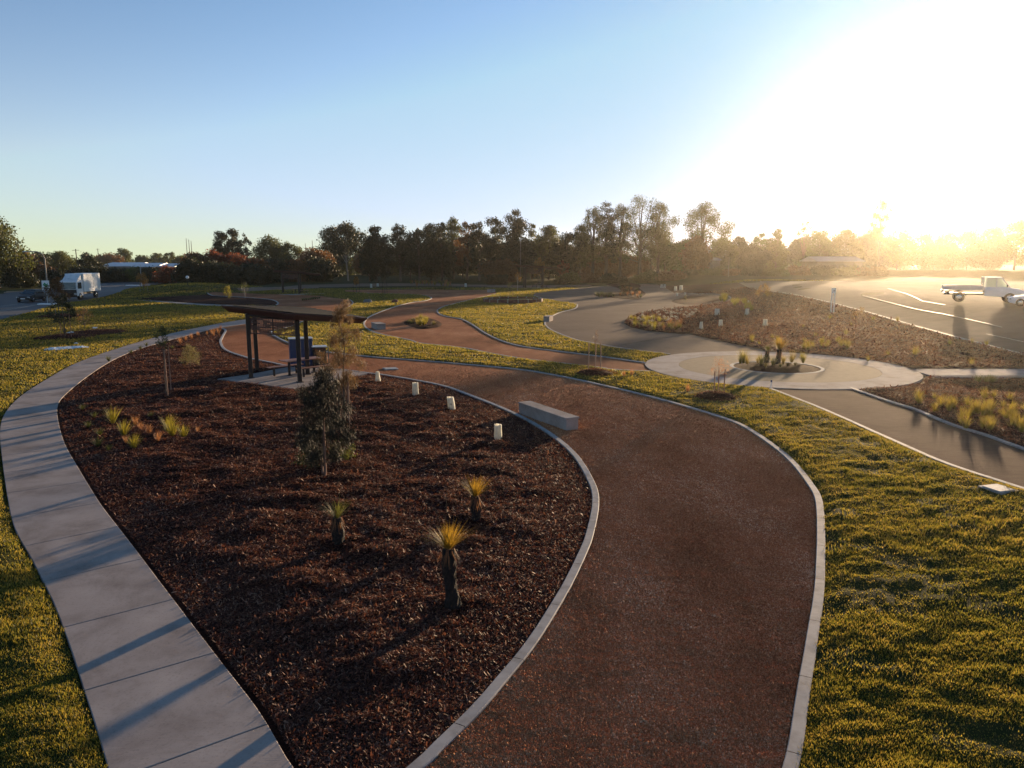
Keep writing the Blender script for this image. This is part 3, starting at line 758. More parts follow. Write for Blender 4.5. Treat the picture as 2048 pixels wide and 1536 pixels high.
BELT = [(838, 456, 40, 'l_dark'), (862, 446, 46, 'l_dark'), (884, 443, 34, 'l_dark'), (906, 432, 40, 'l_olive'), (934, 442, 38, 'l_brown'), (958, 442, 38, 'l_dark'), (990, 433, 40, 'l_dark'), (1032, 418, 50, 'l_dark'),
        (1064, 446, 28, 'l_olive'), (1098, 451, 52, 'l_olive'), (1134, 466, 46, 'l_dark'), (820, 478, 50, 'l_dark'), (870, 480, 60, 'l_dark'), (925, 478, 56, 'l_dark'), (975, 478, 56, 'l_dark'), (1025, 474, 60, 'l_dark'), (1075, 482, 60, 'l_dark'), (1120, 486, 60, 'l_dark')]
BL = ['leftmost small-headed tree of the middle belt', 'dark rounded gum of the middle belt', 'gum tucked between two taller heads', 'pale topped gum rising in the middle belt', 'brownish headed gum right of the pale topped one', 'dark gum with ragged top left of the double head', 'double headed gum left of the tallest in the middle',
      'tallest gum of the middle belt with gaps of sky under its head', 'thin see-through gum right of the tallest middle one', 'broad even gum left of the big right group', 'round topped evergreen touching the big right group', 'dark under tree at the left end of the belt', 'dark under tree below the rounded gum',
      'dark under tree below the pale topped gum', 'dark under tree left of the tallest gum', 'dark under tree below the tallest gum', 'dark under tree behind the third shelter', 'dark under tree below the round topped evergreen']
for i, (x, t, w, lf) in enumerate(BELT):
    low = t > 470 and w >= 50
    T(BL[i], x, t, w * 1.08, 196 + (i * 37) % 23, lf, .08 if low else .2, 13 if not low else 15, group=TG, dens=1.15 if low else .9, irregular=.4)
BIG = [(1160, 448, 46, 'l_olive'), (1186, 410, 50, 'l_olive'), (1212, 402, 44, 'l_dark'), (1240, 405, 46, 'l_olive'), (1280, 387, 76, 'l_olive'), (1316, 402, 54, 'l_olive'), (1302, 450, 60, 'l_olive')]
BGL = ['low left shoulder of the big feathery tree group', 'feathery tree at the left of the big group', 'dark narrow tree with twin tips in the big group', 'see-through tree left of the highest one', 'highest feathery tree against the sky', 'right hand wing of the highest feathery tree', 'low feathery tree on the right flank of the big group']
for i, (x, t, w, lf) in enumerate(BIG):
    T(BGL[i], x, t, w * 1.25, 200 + i * 3, lf, .16, 36, name='feathery_tree', dens=.8 if i > 2 else 1.0, ls=.32, irregular=.3, rk=(.2, .32), trunk_r=.02)
for i, (x, t, w, lf) in enumerate([(1180, 500, 60, 'l_brown'), (1235, 505, 66, 'l_brown'), (1275, 512, 50, 'l_brown'), (1330, 482, 56, 'l_green'), (1370, 478, 50, 'l_olive'), (1350, 510, 60, 'l_green')]):
    T(['brown under tree at the foot of the big group', 'rust brown under tree below the twin tips', 'rust coloured low tree below the highest tree', 'bright green tree in the gap right of the big group', 'pale tree behind the lone gum', 'low green bush in the gap beside the lone gum'][i], x, t, w, 212 + i * 4, lf, .05, 12, name='under_tree')
T('lone open gum standing apart right of the big group', 1402, 405, 96, 200, 'l_olive', .36, 18, name='lone_gum', dens=.85, rk=(.2, .3), ls=.34, irregular=.4)
T('dark cone shaped tree in front of the lone gum', 1392, 472, 56, 188, 'l_brown', .08, 16, cone=.5, name='conical_tree', dens=1.2)
HEDGE = [(1440, 480, 60), (1478, 473, 50), (1520, 465, 36), (1552, 457, 40), (1500, 490, 60), (1545, 485, 56), (1600, 475, 56), (1636, 462, 64), (1690, 458, 52), (1722, 470, 50), (1660, 486, 60), (1750, 455, 50), (1795, 462, 66), (1845, 466, 60), (1890, 462, 60), (1935, 460, 64), (1985, 452, 60), (2030, 437, 60), (2075, 430, 70), (1770, 490, 70), (1870, 496, 80), (1960, 492, 80)]
HL = ['low tree just right of the lone gum', 'flat topped tree left of the twin knobs', 'knob headed tree in the glowing hedge', 'higher knob headed tree in the glowing hedge', 'under bush below the flat topped tree', 'under bush below the two knobs', 'rounded tree below the thin twig tree', 'broad red-brown dome in the glowing hedge', 'ragged tree right of the brown dome',
      'tree left of the tall lit gum', 'under bush behind the pale house roof', 'tree at the foot of the tall lit gum', 'hazy tree right of the tall lit gum', 'hazy tree under the left side of the sun', 'hazy tree directly under the sun', 'hazy tree under the right side of the sun', 'hazy tree behind the tray truck', 'tall hazy tree at the right edge', 'hazy tree cut by the right edge',
      'under bush right of the house', 'under bush below the sun', 'under bush behind the tray truck']
for i, (x, t, w) in enumerate(HEDGE):
    lf = ['l_olive', 'l_dark', 'l_green', 'l_olive', 'l_dark'][i % 5]
    T(HL[i], x, t, w, (228 if x < 1740 else 262) + (i * 13) % 17, lf, .05, 13, name='hedge_tree', ls=.5, dens=.95 if x < 1800 else SUNTREE, group='trees in the glow below the sun')
T('thin twiggy tree rising above the brown dome', 1606, 442, 40, 232, 'l_olive', .5, 7, name='twiggy_tree', dens=.5, rk=(.2, .3))
T('tall thin gum catching the sun at its edge', 1757, 394, 50, 246, 'l_olive', .3, 14, name='lit_gum', dens=.7, rk=(.2, .34), irregular=.5)
# autumn and feature small trees in the middle distance
T('little red tree beside the third shelter', 1126, 520, 24, 175, 'l_red', .1, 8, name='small_tree', dens=.8)
T('little straw coloured tree behind the third shelter', 1078, 514, 24, 178, 'l_gold', .1, 8, name='small_tree', dens=.7)
T('orange brown bush left of the green screen hedge', 1002, 520, 60, 185, 'l_brown', .0, 10, name='bush', cat_='bush')
T('dark fir-like bush on the island bed by the pale plaza', 1251, 552, 22, 140, 'l_dark', .0, 8, cone=.5, name='bush', cat_='bush', ls=.3)
HB = [(1140, 546, 40), (1180, 548, 40), (1220, 550, 36), (1300, 548, 50), (1345, 546, 50), (1390, 548, 44), (1430, 546, 50), (1470, 546, 44), (1510, 545, 50), (1555, 543, 50), (1600, 542, 56), (1650, 540, 56), (1700, 540, 56), (1750, 542, 56), (1130, 556, 40)]
HBL = ['right of the third shelter', 'below the brown under tree', 'behind the plaza island bed', 'behind the pale mound', 'right of the pale mound', 'below the conical tree', 'left of the thin pole', 'right of the thin pole', 'below the left knob tree', 'below the right knob tree', 'at the foot of the twiggy tree', 'in front of the pale roofed house', 'right of the pale roofed house', 'at the foot of the tall lit gum', 'directly beside the third shelter posts']
for i, (x, t, w) in enumerate(HB):
    T('low brown green shrub ' + HBL[i], x, t, w, 172 + (i * 11) % 14, ['l_olive', 'l_brown', 'l_dark'][i % 3], .0, 8, name='shrub', cat_='shrub', group=BG, ls=.4)
BK = 'trees of the back row behind the belt'
for i in range(15):
    T('dark tree of the back row closing the gaps between the belt trunks', 655 + i * 40, 486 + (i * 7) % 11, 62, 250 + (i * 17) % 30, ['l_dark', 'l_olive', 'l_brown'][i % 3], .0, 8, group=BK, ls=.6)
# distant woods closing the horizon
Xs = []; r_ = np.random.default_rng(3)
Cn = []; Rn = []
for k in range(420):
    a = r_.uniform(-.85, .85); d = r_.uniform(520, 760); hh = r_.uniform(4, 9)
    Cn.append((d * math.sin(a), d * math.cos(a), hh * .45)); Rn.append(hh * .75)
V, Fc = leaf_cloud(Cn, Rn, 60000, 1.6, .6, .6, 0, r_); V[:, 2] = np.abs(V[:, 2])
tag(meshobj('distant_woods', nmesh('distant_woods', V, Fc, M['l_olive'])), 'low distant woods closing the horizon', 'woods', kind='stuff')

# ------------------------------------------------------------------ small plants
def blade_mesh(name, n, h, spread, wid, mat, curve=.5, seed=0, updir=.0, base_r=.05, thin=1.0):
    r_ = np.random.default_rng(seed); vs = []; fs = []; S = 4
    for i in range(n):
        a = r_.uniform(0, 2 * math.pi); el = updir + (1 - updir) * r_.random() ** .6; L = h * r_.uniform(.6, 1.1)
        out = spread * (1 - el) + .04; bx, by = math.cos(a) * base_r * r_.random(), math.sin(a) * base_r * r_.random(); b = len(vs)
        px, py = -math.sin(a) * wid, math.cos(a) * wid
        for s in range(S + 1):
            t = s / S; rr = out * t + curve * out * t * t; zz = L * (t - .25 * curve * t * t * (1.2 - el)); k = (1 - t) ** .7 * thin
            cx, cy = bx + math.cos(a) * rr, by + math.sin(a) * rr
            vs += [(cx - px * k, cy - py * k, zz), (cx + px * k, cy + py * k, zz)]
        for s in range(S): fs.append((b + 2 * s, b + 2 * s + 1, b + 2 * s + 3, b + 2 * s + 2))
    return nmesh(name, vs, fs, M[mat])
TUSS = {k: [blade_mesh('tussock', n, h, sp, w, m, seed=j * 9 + q) for j in range(3)] for q, (k, n, h, sp, w, m) in enumerate([
    ('yg', 120, .55, .30, .008, 'l_yg'), ('straw', 90, .5, .16, .007, 'l_straw'), ('dark', 80, .4, .28, .009, 'l_olive'), ('gold', 60, .52, .28, .009, 'l_goldb'), ('sage', 100, .32, .30, .012, 'l_sage')])}
def tussock(kind, px, py, s, label, group, cat_='tussock', xy=None, dz=.03, name='tussock'):
    x, y, z = g(px, py) if xy is None else (*xy, th(*xy))
    o = meshobj(name, random.choice(TUSS[kind])); o.location = (x, y, z + dz); o.rotation_euler = (random.uniform(-.12, .12), random.uniform(-.12, .12), random.uniform(0, 6.28))
    k = s * random.uniform(.85, 1.15); o.scale = (k * .9, k * .9, k); tag(o, label, cat_, group); return o
GT1 = 'grass tussocks in the near mulch bed'
for px, py, s, lb in [(227, 850, 1.1, 'lime green tussock at the back left of the near tussock patch'), (247, 875, 1.25, 'tall lime green tussock in the middle of the near patch'), (268, 902, 1.1, 'lime green tussock nearest the camera in the near patch'),
                      (336, 866, 1.0, 'bright lime tussock upper left of the right hand pair'), (345, 876, 1.1, 'bright lime tussock lower right of the right hand pair'), (369, 880, 1.0, 'green tussock furthest right in the near patch')]:
    tussock('yg', px, py, s, lb, GT1)
for px, py, s, lb in [(197, 896, .9, 'thin dull tussock at the front left of the patch'), (201, 874, .8, 'thin dull tussock left of the tall lime one'), (189, 838, .7, 'thin dull tussock at the back left by the footpath'), (165, 822, .8, 'sparse dark tussock nearest the footpath'), (302, 838, .7, 'small dark tussock behind the orange ones'),
                      (218, 905, .7, 'dull tussock beside the front lime one'), (176, 858, .7, 'dull tussock between footpath and patch')]:
    tussock('dark', px, py, s, lb, GT1)
for px, py, s, lb in [(271, 855, .8, 'orange straw tussock right of the back lime one'), (283, 866, .75, 'orange straw tussock, second in the sloping row'), (298, 872, .8, 'orange straw tussock, third in the sloping row'), (316, 888, 1.0, 'largest orange straw tussock, front of the sloping row'),
                      (252, 890, .7, 'orange straw tussock behind the front lime one'), (396, 868, .5, 'tiny orange sprout right of the green tussocks')]:
    tussock('straw', px, py, s, lb, GT1)
GT2 = 'orange tussocks at the tip of the bed beside the path'
for i, (px, py) in enumerate([(415, 672), (422, 669), (429, 667), (436, 665), (441, 663), (397, 676), (383, 680), (437, 670), (428, 673), (360, 690), (372, 684)]):
    tussock('straw', px, py, 1.0, 'small orange tussock lit by the sun at the tip of the kidney shaped bed', GT2)
GT3 = 'dark plants creeping over the footpath edge'
for i, (px, py) in enumerate([(293, 693), (262, 708), (218, 724), (282, 700), (330, 690), (345, 700)]):
    tussock('dark', px, py, .9, 'low dark plant beside the inner edge of the footpath', GT3)
GT4 = 'golden plants in the bed below the right footpath'
for i in range(46):
    px = random.uniform(1815, 2046); py = random.uniform(798, 872)
    if i % 3 == 0: px = random.uniform(1960, 2046)
    p = g(px, py)
    if not inside(np.array([p[0]]), np.array([p[1]]), POLY['sebed'])[0]: continue
    tussock('gold', px, py, random.uniform(.7, 1.25), 'golden strappy plant glowing in the bed below the right footpath', GT4)
for px, py, s in [(1835, 806, 1.5), (1838, 812, 1.3), (1902, 815, 1.3), (1898, 826, 1.2), (1945, 830, 1.5), (1965, 835, 1.4), (1980, 826, 1.3), (2010, 845, 1.5), (2030, 850, 1.5), (2040, 862, 1.5)]:
    tussock('gold', px, py, s * .8, 'golden strappy plant glowing in the bed below the right footpath', GT4)
GT5 = 'golden plants in the wide bed behind the circle'
for i in range(44):
    px, py = (random.uniform(1600, 1700), random.uniform(682, 703)) if i < 20 else (random.uniform(1500, 1560), random.uniform(680, 695)) if i < 28 else (random.uniform(1590, 1990), random.uniform(625, 735))
    p = g(px, py)
    if not inside(np.array([p[0]]), np.array([p[1]]), POLY['m3'])[0]: continue
    tussock('gold', px, py, random.uniform(.8, 1.3), 'golden grassy plant in the wide mulch bed behind the circle', GT5)
GT6 = 'tufts planted in the middle of the circle'
for px, py, s, k in [(1487, 732, 1.0, 'yg'), (1480, 733, .8, 'yg'), (1494, 734, .9, 'gold'), (1515, 733, .8, 'gold'), (1522, 736, .9, 'yg'), (1545, 737, .8, 'yg'), (1566, 733, .9, 'gold'), (1583, 730, 1.0, 'gold'), (1606, 731, .9, 'yg'), (1575, 737, .5, 'sage'), (1590, 737, .5, 'sage'), (1530, 740, .6, 'sage'), (1560, 740, .5, 'sage')]:
    tussock(k, px, py, s * 1.35, 'tufted grass plant on the round island of the circle', GT6, dz=.15)
GT7 = 'plants on the island bed in the red path'
for i in range(18):
    a = random.uniform(0, 6.28); rr = random.random() ** .5
    tussock(random.choice(['yg', 'gold', 'sage']), 847 + 34 * rr * math.cos(a), 648 + 6 * rr * math.sin(a), 1.3, 'bushy yellow green plant on the small island in the red path', GT7, dz=.05)
GT8 = 'ground cover plants at the nose of the wide bed'
for i in range(60):
    px = random.uniform(1258, 1362); py = random.uniform(640, 662) + (px - 1258) * .04
    p = g(px, py)
    if not inside(np.array([p[0]]), np.array([p[1]]), POLY['m3'])[0]: continue
    tussock(random.choice(['sage', 'gold', 'straw']) if px > 1320 else random.choice(['sage', 'yg']), px, py, 1.1, 'low yellow green plant at the rounded nose of the wide bed', GT8)
silver = [nmesh('silver_plant', *leaf_cloud([(0, 0, .16)], [.2], 70, .09, .6, .8, 0, rng), M['l_grey']) for _ in range(3)]
for i in range(75):
    px = random.uniform(1275, 1395); py = random.uniform(620, 648); p = g(px, py)
    if py > 652 - (px - 1275) * .1 or not inside(np.array([p[0]]), np.array([p[1]]), POLY['m3'])[0]: continue
    o = meshobj('silver_plant', random.choice(silver)); o.location = (p[0], p[1], p[2] + .02); o.rotation_euler = (0, 0, random.uniform(0, 6)); tag(o, 'small round silver leaved plant among the ground cover of the wide bed', 'plant', 'silver plants in the wide bed')
GT9 = 'dark shrubs on the island bed by the plaza'
for i in range(8):
    tussock('dark', 1194 + i * 4.6, 592 + (i % 2) * 2.5, 1.9, 'small dark rounded shrub on the left point of the plaza island bed', GT9, 'shrub', name='small_shrub')
for i in range(14):
    tussock(random.choice(['straw', 'dark', 'sage']), random.uniform(1232, 1284), random.uniform(578, 596), 1.6, 'brown tufted plant in the middle of the plaza island bed', 'brown plants on the plaza island bed')
for i in range(16):
    px = random.uniform(1440, 1505); tussock('yg', px, 597 + (px - 1440) * .32 + random.uniform(-4, 7), 1.7, 'yellow green tuft hugging the looped kerb of the wide bed', 'tufts around the looped kerb')
for i in range(10):
    tussock('dark', 606 + i * 3.6, 602 - i * .45, 1.2, 'dark tuft in the short row on the far red gravel', 'row of tufts on the far red gravel')
for i in range(26):
    tussock(random.choice(['gold', 'straw']), random.uniform(820, 905), random.uniform(566, 573), 1.9, 'yellowish tuft in the row behind the far path', 'tufts behind the far path')
for i in range(12):
    tussock('dark', random.uniform(870, 915), random.uniform(576, 580), 1.6, 'dark green tuft in the strip beside the far red path', 'dark tufts beside the far red path')
for px, py, lb in [(1248, 757, 'brown grass clump on the shaded lawn left of the circle'), (1262, 754, 'smaller brown grass clump beside the shaded one'), (1375, 787, 'russet grass clump left of the mulched sapling near the circle')]:
    tussock('straw', px, py, .8, lb, None)

# grass trees
def grass_tree(px, py, top, th_r, crown_h, label, mat='l_gt', s=1.0, seed=0, lean=(0, 0), n=420, dz=.05):
    x, y, z = g(px, py); D = y; ht = at(px, top, D)[2] - z
    e = empty('grass_tree', (x, y, z + dz)); tag(e, label, 'grass tree'); n = int(n * .8)
    r_ = np.random.default_rng(seed); mb = MB(); m = 14; nn = 14; vs = []; fs = []
    for i in range(m + 1):
        t = i / m; rr = th_r * (1.12 - .3 * t + .10 * math.sin(t * 9 + seed)) * (.8 if i in (0,) else 1); cx = lean[0] * math.sin(t * 1.5); cy = lean[1] * t
        for k in range(nn):
            a = 2 * math.pi * k / nn; q = rr * (1 + r_.uniform(-.14, .14)); vs.append((cx + q * math.cos(a), cy + q * math.sin(a), -.1 + t * (ht + .1) + r_.uniform(-.012, .012)))
    for i in range(m):
        for k in range(nn): a = i * nn + k; b = i * nn + (k + 1) % nn; fs.append((a, b, b + nn, a + nn))
    fs.append(tuple(range(m * nn, (m + 1) * nn)))
    mb.add(vs, fs); tr = mb.build('trunk', M['gtrunk'], e)
    me = blade_mesh('crown', n, crown_h * .95, crown_h * 1.15, .0045 * s, mat, .35, seed, .0, .03)
    c = meshobj('crown', me, e, (lean[0], lean[1], ht - .02))
    sk_ = blade_mesh('skirt', 90, -crown_h * .75, crown_h * .28, .006 * s, 'l_straw', .2, seed + 20, .0, th_r * .9); meshobj('skirt', sk_, e, (lean[0], lean[1], ht - .0)); return e
grass_tree(908, 1222, 1102, .12, .42, 'grass tree with a tall thick black trunk and golden crown, nearest the camera', seed=1, lean=(-.08, 0))
grass_tree(955, 1052, 996, .105, .46, 'grass tree with yellow green crown behind the golden one', seed=2, lean=(-.05, 0), n=260)
grass_tree(682, 1098, 1040, .12, .40, 'dark short grass tree in shade left of the golden one', 'l_gtd', seed=3, lean=(-.06, 0), n=170)
grass_tree(1533, 732, 706, .13, .35, 'dark stumped grass tree on the round island', 'l_gtd', seed=4, n=120, dz=.15)
grass_tree(1554, 732, 704, .14, .75, 'grass tree with drooping golden crown on the round island', seed=5, n=260, dz=.15, s=2, lean=(.08, 0))

# saplings
def stake(mb, x, y, h, r=.022, tilt=0.0):
    mb.tube([(x, y, -.1), (x + tilt * h, y, h)], [r, r * .92], 6)
def sapling(px, py, top, label, stakes=(), crown=(.4, .45), w=.5, leaf='l_olive', n=500, ls=.07, tr=.018, bark='bark', name='staked_sapling', asp=.35, droop=.3, nc=9, cone=.3, seed=None, group=None, sh=None, rk=(.3, .5), stake_mat='stake', dz=.04, branchy=8):
    x, y, z = g(px, py); h = at(px, top, y)[2] - z; r_ = np.random.default_rng(seed or int(px + py)); e = empty(name, (x, y, z + dz)); tag(e, label, 'sapling', group)
    C, Rd = crown_clumps(h, w, crown[0], nc, r_, cone, rk)
    mb = MB(); pts = [(r_.normal(0, .01) * h * (i / 6), r_.normal(0, .01) * h * (i / 6), -.1 + (h * .97 + .1) * i / 6) for i in range(7)]; mb.tube(pts, [tr * (1.15 - .9 * i / 6) for i in range(7)], 6)
    for i in range(min(branchy, len(C))):
        c = Vector(C[i]); p0 = Vector((0, 0, max(.1 * h, c.z - w * .5))); mb.tube([p0, p0.lerp(c, .6) + Vector((0, 0, .02)), c], [tr * .4, tr * .28, .003], 4)
    mb.build('trunk', M[bark], e)
    if n:
        V, Fc = leaf_cloud(C, Rd, n, ls, asp, 1.1, droop, r_, .1); V[:, 2] = np.maximum(V[:, 2], .02); meshobj('crown', nmesh('crown', V, Fc, M[leaf]), e)
    for (sx, sy, shh) in stakes:
        m2 = MB(); stake(m2, sx, sy, shh, .026 if h > 1 else .02, r_.uniform(-.02, .02)); m2.build('stake', M[stake_mat], e)
    return e
sapling(333, 795, 650, 'young gum with round leafy head between two pale stakes in the near bed', [(-.2, .9, 2.0), (.3, -.5, 2.05)], (.62, .3), .75, 'l_olive', 520, .09, .02, rk=(.3, .48), cone=0)
sapling(381, 738, 690, 'bushy yellow green shrub right of the stake-tied young gum', [], (.08, .5), 1.0, 'l_sage', 2600, .075, .012, name='young_shrub', droop=-.5, cone=0, asp=.16, nc=16)
sapling(650, 958, 742, 'dense dark she-oak with a thick hardwood stake, centre of the near bed', [(.06, -.12, 1.75), (-.12, .25, .5)], (.1, .5), 1.65, 'l_she', 24000, .12, .03, asp=.07, droop=.8, nc=30, cone=.15, rk=(.2, .4), name='she_oak_sapling')
sapling(690, 852, 603, 'tall wispy she-oak with three slender stakes behind the dense one', [(-.13, -.1, 1.85), (.12, .15, 1.9), (.2, -.2, 1.8)], (.22, .5), 1.7, 'l_shel', 13000, .13, .035, asp=.07, droop=.7, nc=34, cone=.4, rk=(.18, .34), name='she_oak_sapling')
sapling(620, 940, 895, 'low olive shrub at the foot of the dense she-oak', [], (.02, .5), 1.0, 'l_dark', 900, .08, .01, name='young_shrub', nc=8)
sapling(690, 925, 880, 'low yellowish shrub right of the dense she-oak', [], (.02, .5), .8, 'l_olive', 700, .07, .01, name='young_shrub', nc=8)
sapling(893, 1035, 966, 'bare dark twig standing left of the second grass tree', [], (.6, .5), .1, n=0, tr=.009, bark='gtrunk', name='bare_twig', nc=2, branchy=1)
sapling(907, 1032, 1014, 'short thin peg beside the bare dark twig', [], (.6, .5), .02, n=0, tr=.008, bark='palebark', name='peg', nc=1, branchy=0)
sapling(1190, 745, 660, 'leafless sapling between three stakes on a mulch mound left of the circle', [(-.35, 0, 1.5), (.28, -.1, 1.5), (.05, .3, 1.45)], (.6, .3), .5, 'l_brown', 60, .06, .012, bark='stake')
sapling(1436, 790, 718, 'wispy russet sapling between stakes on a mulch mound below the circle', [(-.16, 0, 1.0), (.22, -.1, 1.1), (.08, .3, 1.0)], (.5, .3), .95, 'l_straw', 420, .05, .012, bark='stake', cone=0)
sapling(1716, 674, 616, 'slender golden sapling between stakes in the wide bed', [(-.12, 0, 1.5), (.2, 0, 1.5)], (.6, .3), 1.3, 'l_gold', 200, .09, .012, bark='stake', cone=0)
sapling(1527, 596, 568, 'round golden shrub behind the mulch in the glow', [], (.1, .5), 2.0, 'l_gold', 500, .2, .03, name='young_shrub', cone=0)
sapling(131, 678, 590, 'dark leafy sapling between two stakes on the left lawn', [(-.3, 0, 1.9), (.45, 0, 1.9)], (.3, .3), 2.3, 'l_dark', 1500, .15, .05, nc=12, cone=.2, rk=(.2, .34))
sapling(119, 634, 556, 'tall russet sapling between two pale stakes behind the dark one on the left lawn', [(-.35, 0, 2.0), (.35, 0, 2.0)], (.35, .3), 1.9, 'l_brown', 2200, .18, .05, nc=14, stake_mat='palebark')
sapling(169, 656, 618, 'small sparse brown sapling right of the two staked ones on the left lawn', [], (.2, .3), 1.7, 'l_brown', 300, .12, .03)
sapling(288, 583, 547, 'orange leaved sapling between pale stakes by the left road', [(-.6, 0, 1.9), (.6, 0, 1.9)], (.35, .3), 2.1, 'l_gold', 900, .22, .05, stake_mat='palebark', cone=0)
sapling(490, 597, 568, 'thin pale sapling in the narrow bed above the shelter', [], (.55, .3), 2.0, 'l_olive', 160, .18, .04, bark='palebark', cone=0)
sapling(456, 598, 572, 'loose green shrub in the narrow bed above the shelter', [], (.05, .3), 1.5, 'l_yg', 500, .16, .03, name='young_shrub', cone=0)
sapling(713, 586, 554, 'orange leaved sapling on two stakes in the sunlit far lawn', [(-.5, 0, 2.2), (.5, 0, 2.2)], (.5, .3), 1.0, 'l_gold', 900, .22, .05, cone=0, stake_mat='gtrunk')
sapling(770, 590, 548, 'nearly bare sapling between dark stakes on the far lawn', [(-.35, 0, 2.3), (.35, 0, 2.3)], (.6, .3), 1.4, 'l_dark', 120, .2, .04, cone=0, stake_mat='gtrunk')
sapling(1035, 583, 546, 'pale stemmed sapling left of the third shelter', [], (.5, .3), 1.2, 'l_gold', 150, .2, .05, cone=0, bark='palebark')
sapling(1020, 592, 566, 'small twin staked sapling above the round seat wall', [(-.3, 0, 1.2), (.4, 0, 1.2)], (.4, .3), 1.1, 'l_olive', 150, .16, .03, cone=0)
sapling(1370, 612, 590, 'sapling on a small stake in the looped bed', [], (.5, .3), .7, 'l_sage', 80, .12, .02, cone=0)
sapling(1250, 590, 574, 'brown shrub in the centre of the plaza island bed', [], (.0, .3), 2.4, 'l_brown', 500, .18, .03, cone=.3, name='young_shrub')
for px, py, rx, h in [(1190, 750, 1.15, .26), (1430, 797, 1.0, .24), (130, 676, 2.4, .2), (118, 634, 2.4, .2), (195, 666, 2.6, .17)]:
    x, y, z = g(px, py); mb = MB(); n = 28; vs = [(x, y, z + h + .03)]; fs = []
    for j, (k, zz) in enumerate([(.35, .95), (.7, .6), (1, -.15)]):
        for i in range(n):
            a = 2 * math.pi * i / n; q = rx * k * (1 + .18 * (vnoise(np.array([math.cos(a) * 2 + px]), np.array([math.sin(a) * 2 + j]))[0] - .5)); vs.append((x + q * math.cos(a), y + q * math.sin(a), z + .03 + h * zz + random.uniform(-.01, .01)))
    for i in range(n): fs.append((0, 1 + i, 1 + (i + 1) % n))
    for j in range(2):
        for i in range(n): a = 1 + j * n + i; b = 1 + j * n + (i + 1) % n; fs.append((a, a + n, b + n, b))
    mb.add(vs, fs, False); tag(mb.build('mulch_mound', M['mulch']), kind='structure')
    V, Fc = leaf_cloud([(x + rx * .8 * math.cos(a_) * q_, y + rx * .8 * math.sin(a_) * q_, z + .05 + h * (1 - q_ * .8)) for a_ in np.linspace(0, 6.2, 12) for q_ in (.2, .6, .95)], [rx * .3] * 36, 2600, .06 if y < 60 else .1, .4, .22)
    tag(meshobj('mound_chips', nmesh('mound_chips', V, Fc, M['chips'])), 'loose wood chips heaped round the foot of a lawn sapling', 'mulch', kind='stuff')
for px, py, lb in [(733, 606, 'pair of dark boulders, left one on the far lawn'), (738, 606, 'boulder touching its left neighbour on the far lawn'), (790, 605.5, 'dark boulder on the far lawn nearer the red path')]:
    x, y, z = g(px, py); bpy.ops.mesh.primitive_ico_sphere_add(subdivisions=3, radius=1); o = bpy.context.object; o.name = 'boulder'
    for v in o.data.vertices:
        v.co *= 1 + .22 * float(vnoise(np.array([v.co.x * 1.6 + px]), np.array([v.co.y * 1.6 + v.co.z * 2.1]))[0] - .3)
    o.location = (x, y, z + .15); o.scale = (.42, .38, .32); o.data.materials.append(M['brick'] if px > 760 else M['wallg']); tag(o, lb, 'boulder')

# tree guards
def guard_mesh(seed, h=.55, w=.15, flare=.75, bend=0.0):
    mb = MB(); n = 3; r_ = random.Random(seed); vs = []; fs = []; H = 8
    for i in range(H + 1):
        t = i / H; k = 1 - (1 - flare) * t
        for j in range(n * 4):
            a = 2 * math.pi * j / (n * 4) + .3; corner = 1 / max(.5, math.cos((a - .3) % (2 * math.pi / 3) - math.pi / 3)); rr = w * k * min(1.6, corner) * (1 + r_.uniform(-.02, .02))
            vs.append((rr * .62 * math.cos(a) + bend * t * t, rr * .62 * math.sin(a), h * t + r_.uniform(-.006, .006) * (i == H)))
    m = n * 4
    for i in range(H):
        for j in range(m): a = i * m + j; b = i * m + (j + 1) % m; fs.append((a, b, b + m, a + m))
    mb.add(vs, fs, True); return mb
GG = 'white plastic tree guards'
def guard(px, py, top, wpx, label, flare=.75, bend=0, rz=0, mark=False):
    x, y, z = g(px, py); h = at(px, top, y)[2] - z; w = wpx * y / F * .56
    e = empty('tree_guard', (x, y, z + .02), rz); tag(e, label, 'tree guard', GG)
    guard_mesh(int(px), h, w, flare, bend).build('sleeve', M['plast'], e)
    m2 = MB()
    for a in (.3, 2.4, 4.5): m2.tube([(w * .55 * math.cos(a), w * .55 * math.sin(a), -.05), (w * .5 * flare * math.cos(a) + bend, w * .5 * flare * math.sin(a), h * 1.03)], .008, 5)
    m2.build('cane', M['stake'], e)
    if mark:   # the small round print on the sleeve: a ring with a dot
        m3 = MB(); n = 18; vs = []; fs = []
        for k in range(n):
            a = 2 * math.pi * k / n
            for rr in (.034, .022): vs.append((rr * math.cos(a), 0, rr * math.sin(a)))
        for k in range(n): fs.append((2 * k, 2 * ((k + 1) % n), 2 * ((k + 1) % n) + 1, 2 * k + 1))
        m3.add(vs, fs); m3.box((0, 0, 0), (.018, .002, .018)); o = m3.build('printed_mark', M['blackp'], e); o.location = (0.005, -w * .66 - .012, h * .52)
guard(755, 766, 744, 13, 'narrow topped white guard nearest the shelter slab', .55)
guard(830, 794, 766, 15, 'white guard second from the shelter slab', .85)
guard(902, 823, 795, 17, 'white guard leaning left with a small round print', .85, -.05, mark=True)
guard(995, 884, 850, 18, 'bluish shaded guard nearest the concrete bench', .9)
guard(1402, 660, 644, 9, 'white guard lowest in the wide bed left of the round island', .6)
guard(1441, 655, 640, 9, 'white guard right of the lowest one in the wide bed', .8)
guard(1434, 632, 618, 11, 'wide white guard behind the lower pair in the wide bed', .85)
guard(1494, 633, 618, 10, 'bright white guard below the tufted loop of kerb', .7)
guard(1530, 654, 639, 10, 'greyer guard furthest right in the wide bed', .85)
guard(1351, 582, 573, 7, 'small far guard left of a pair beside the pale mound', .8)
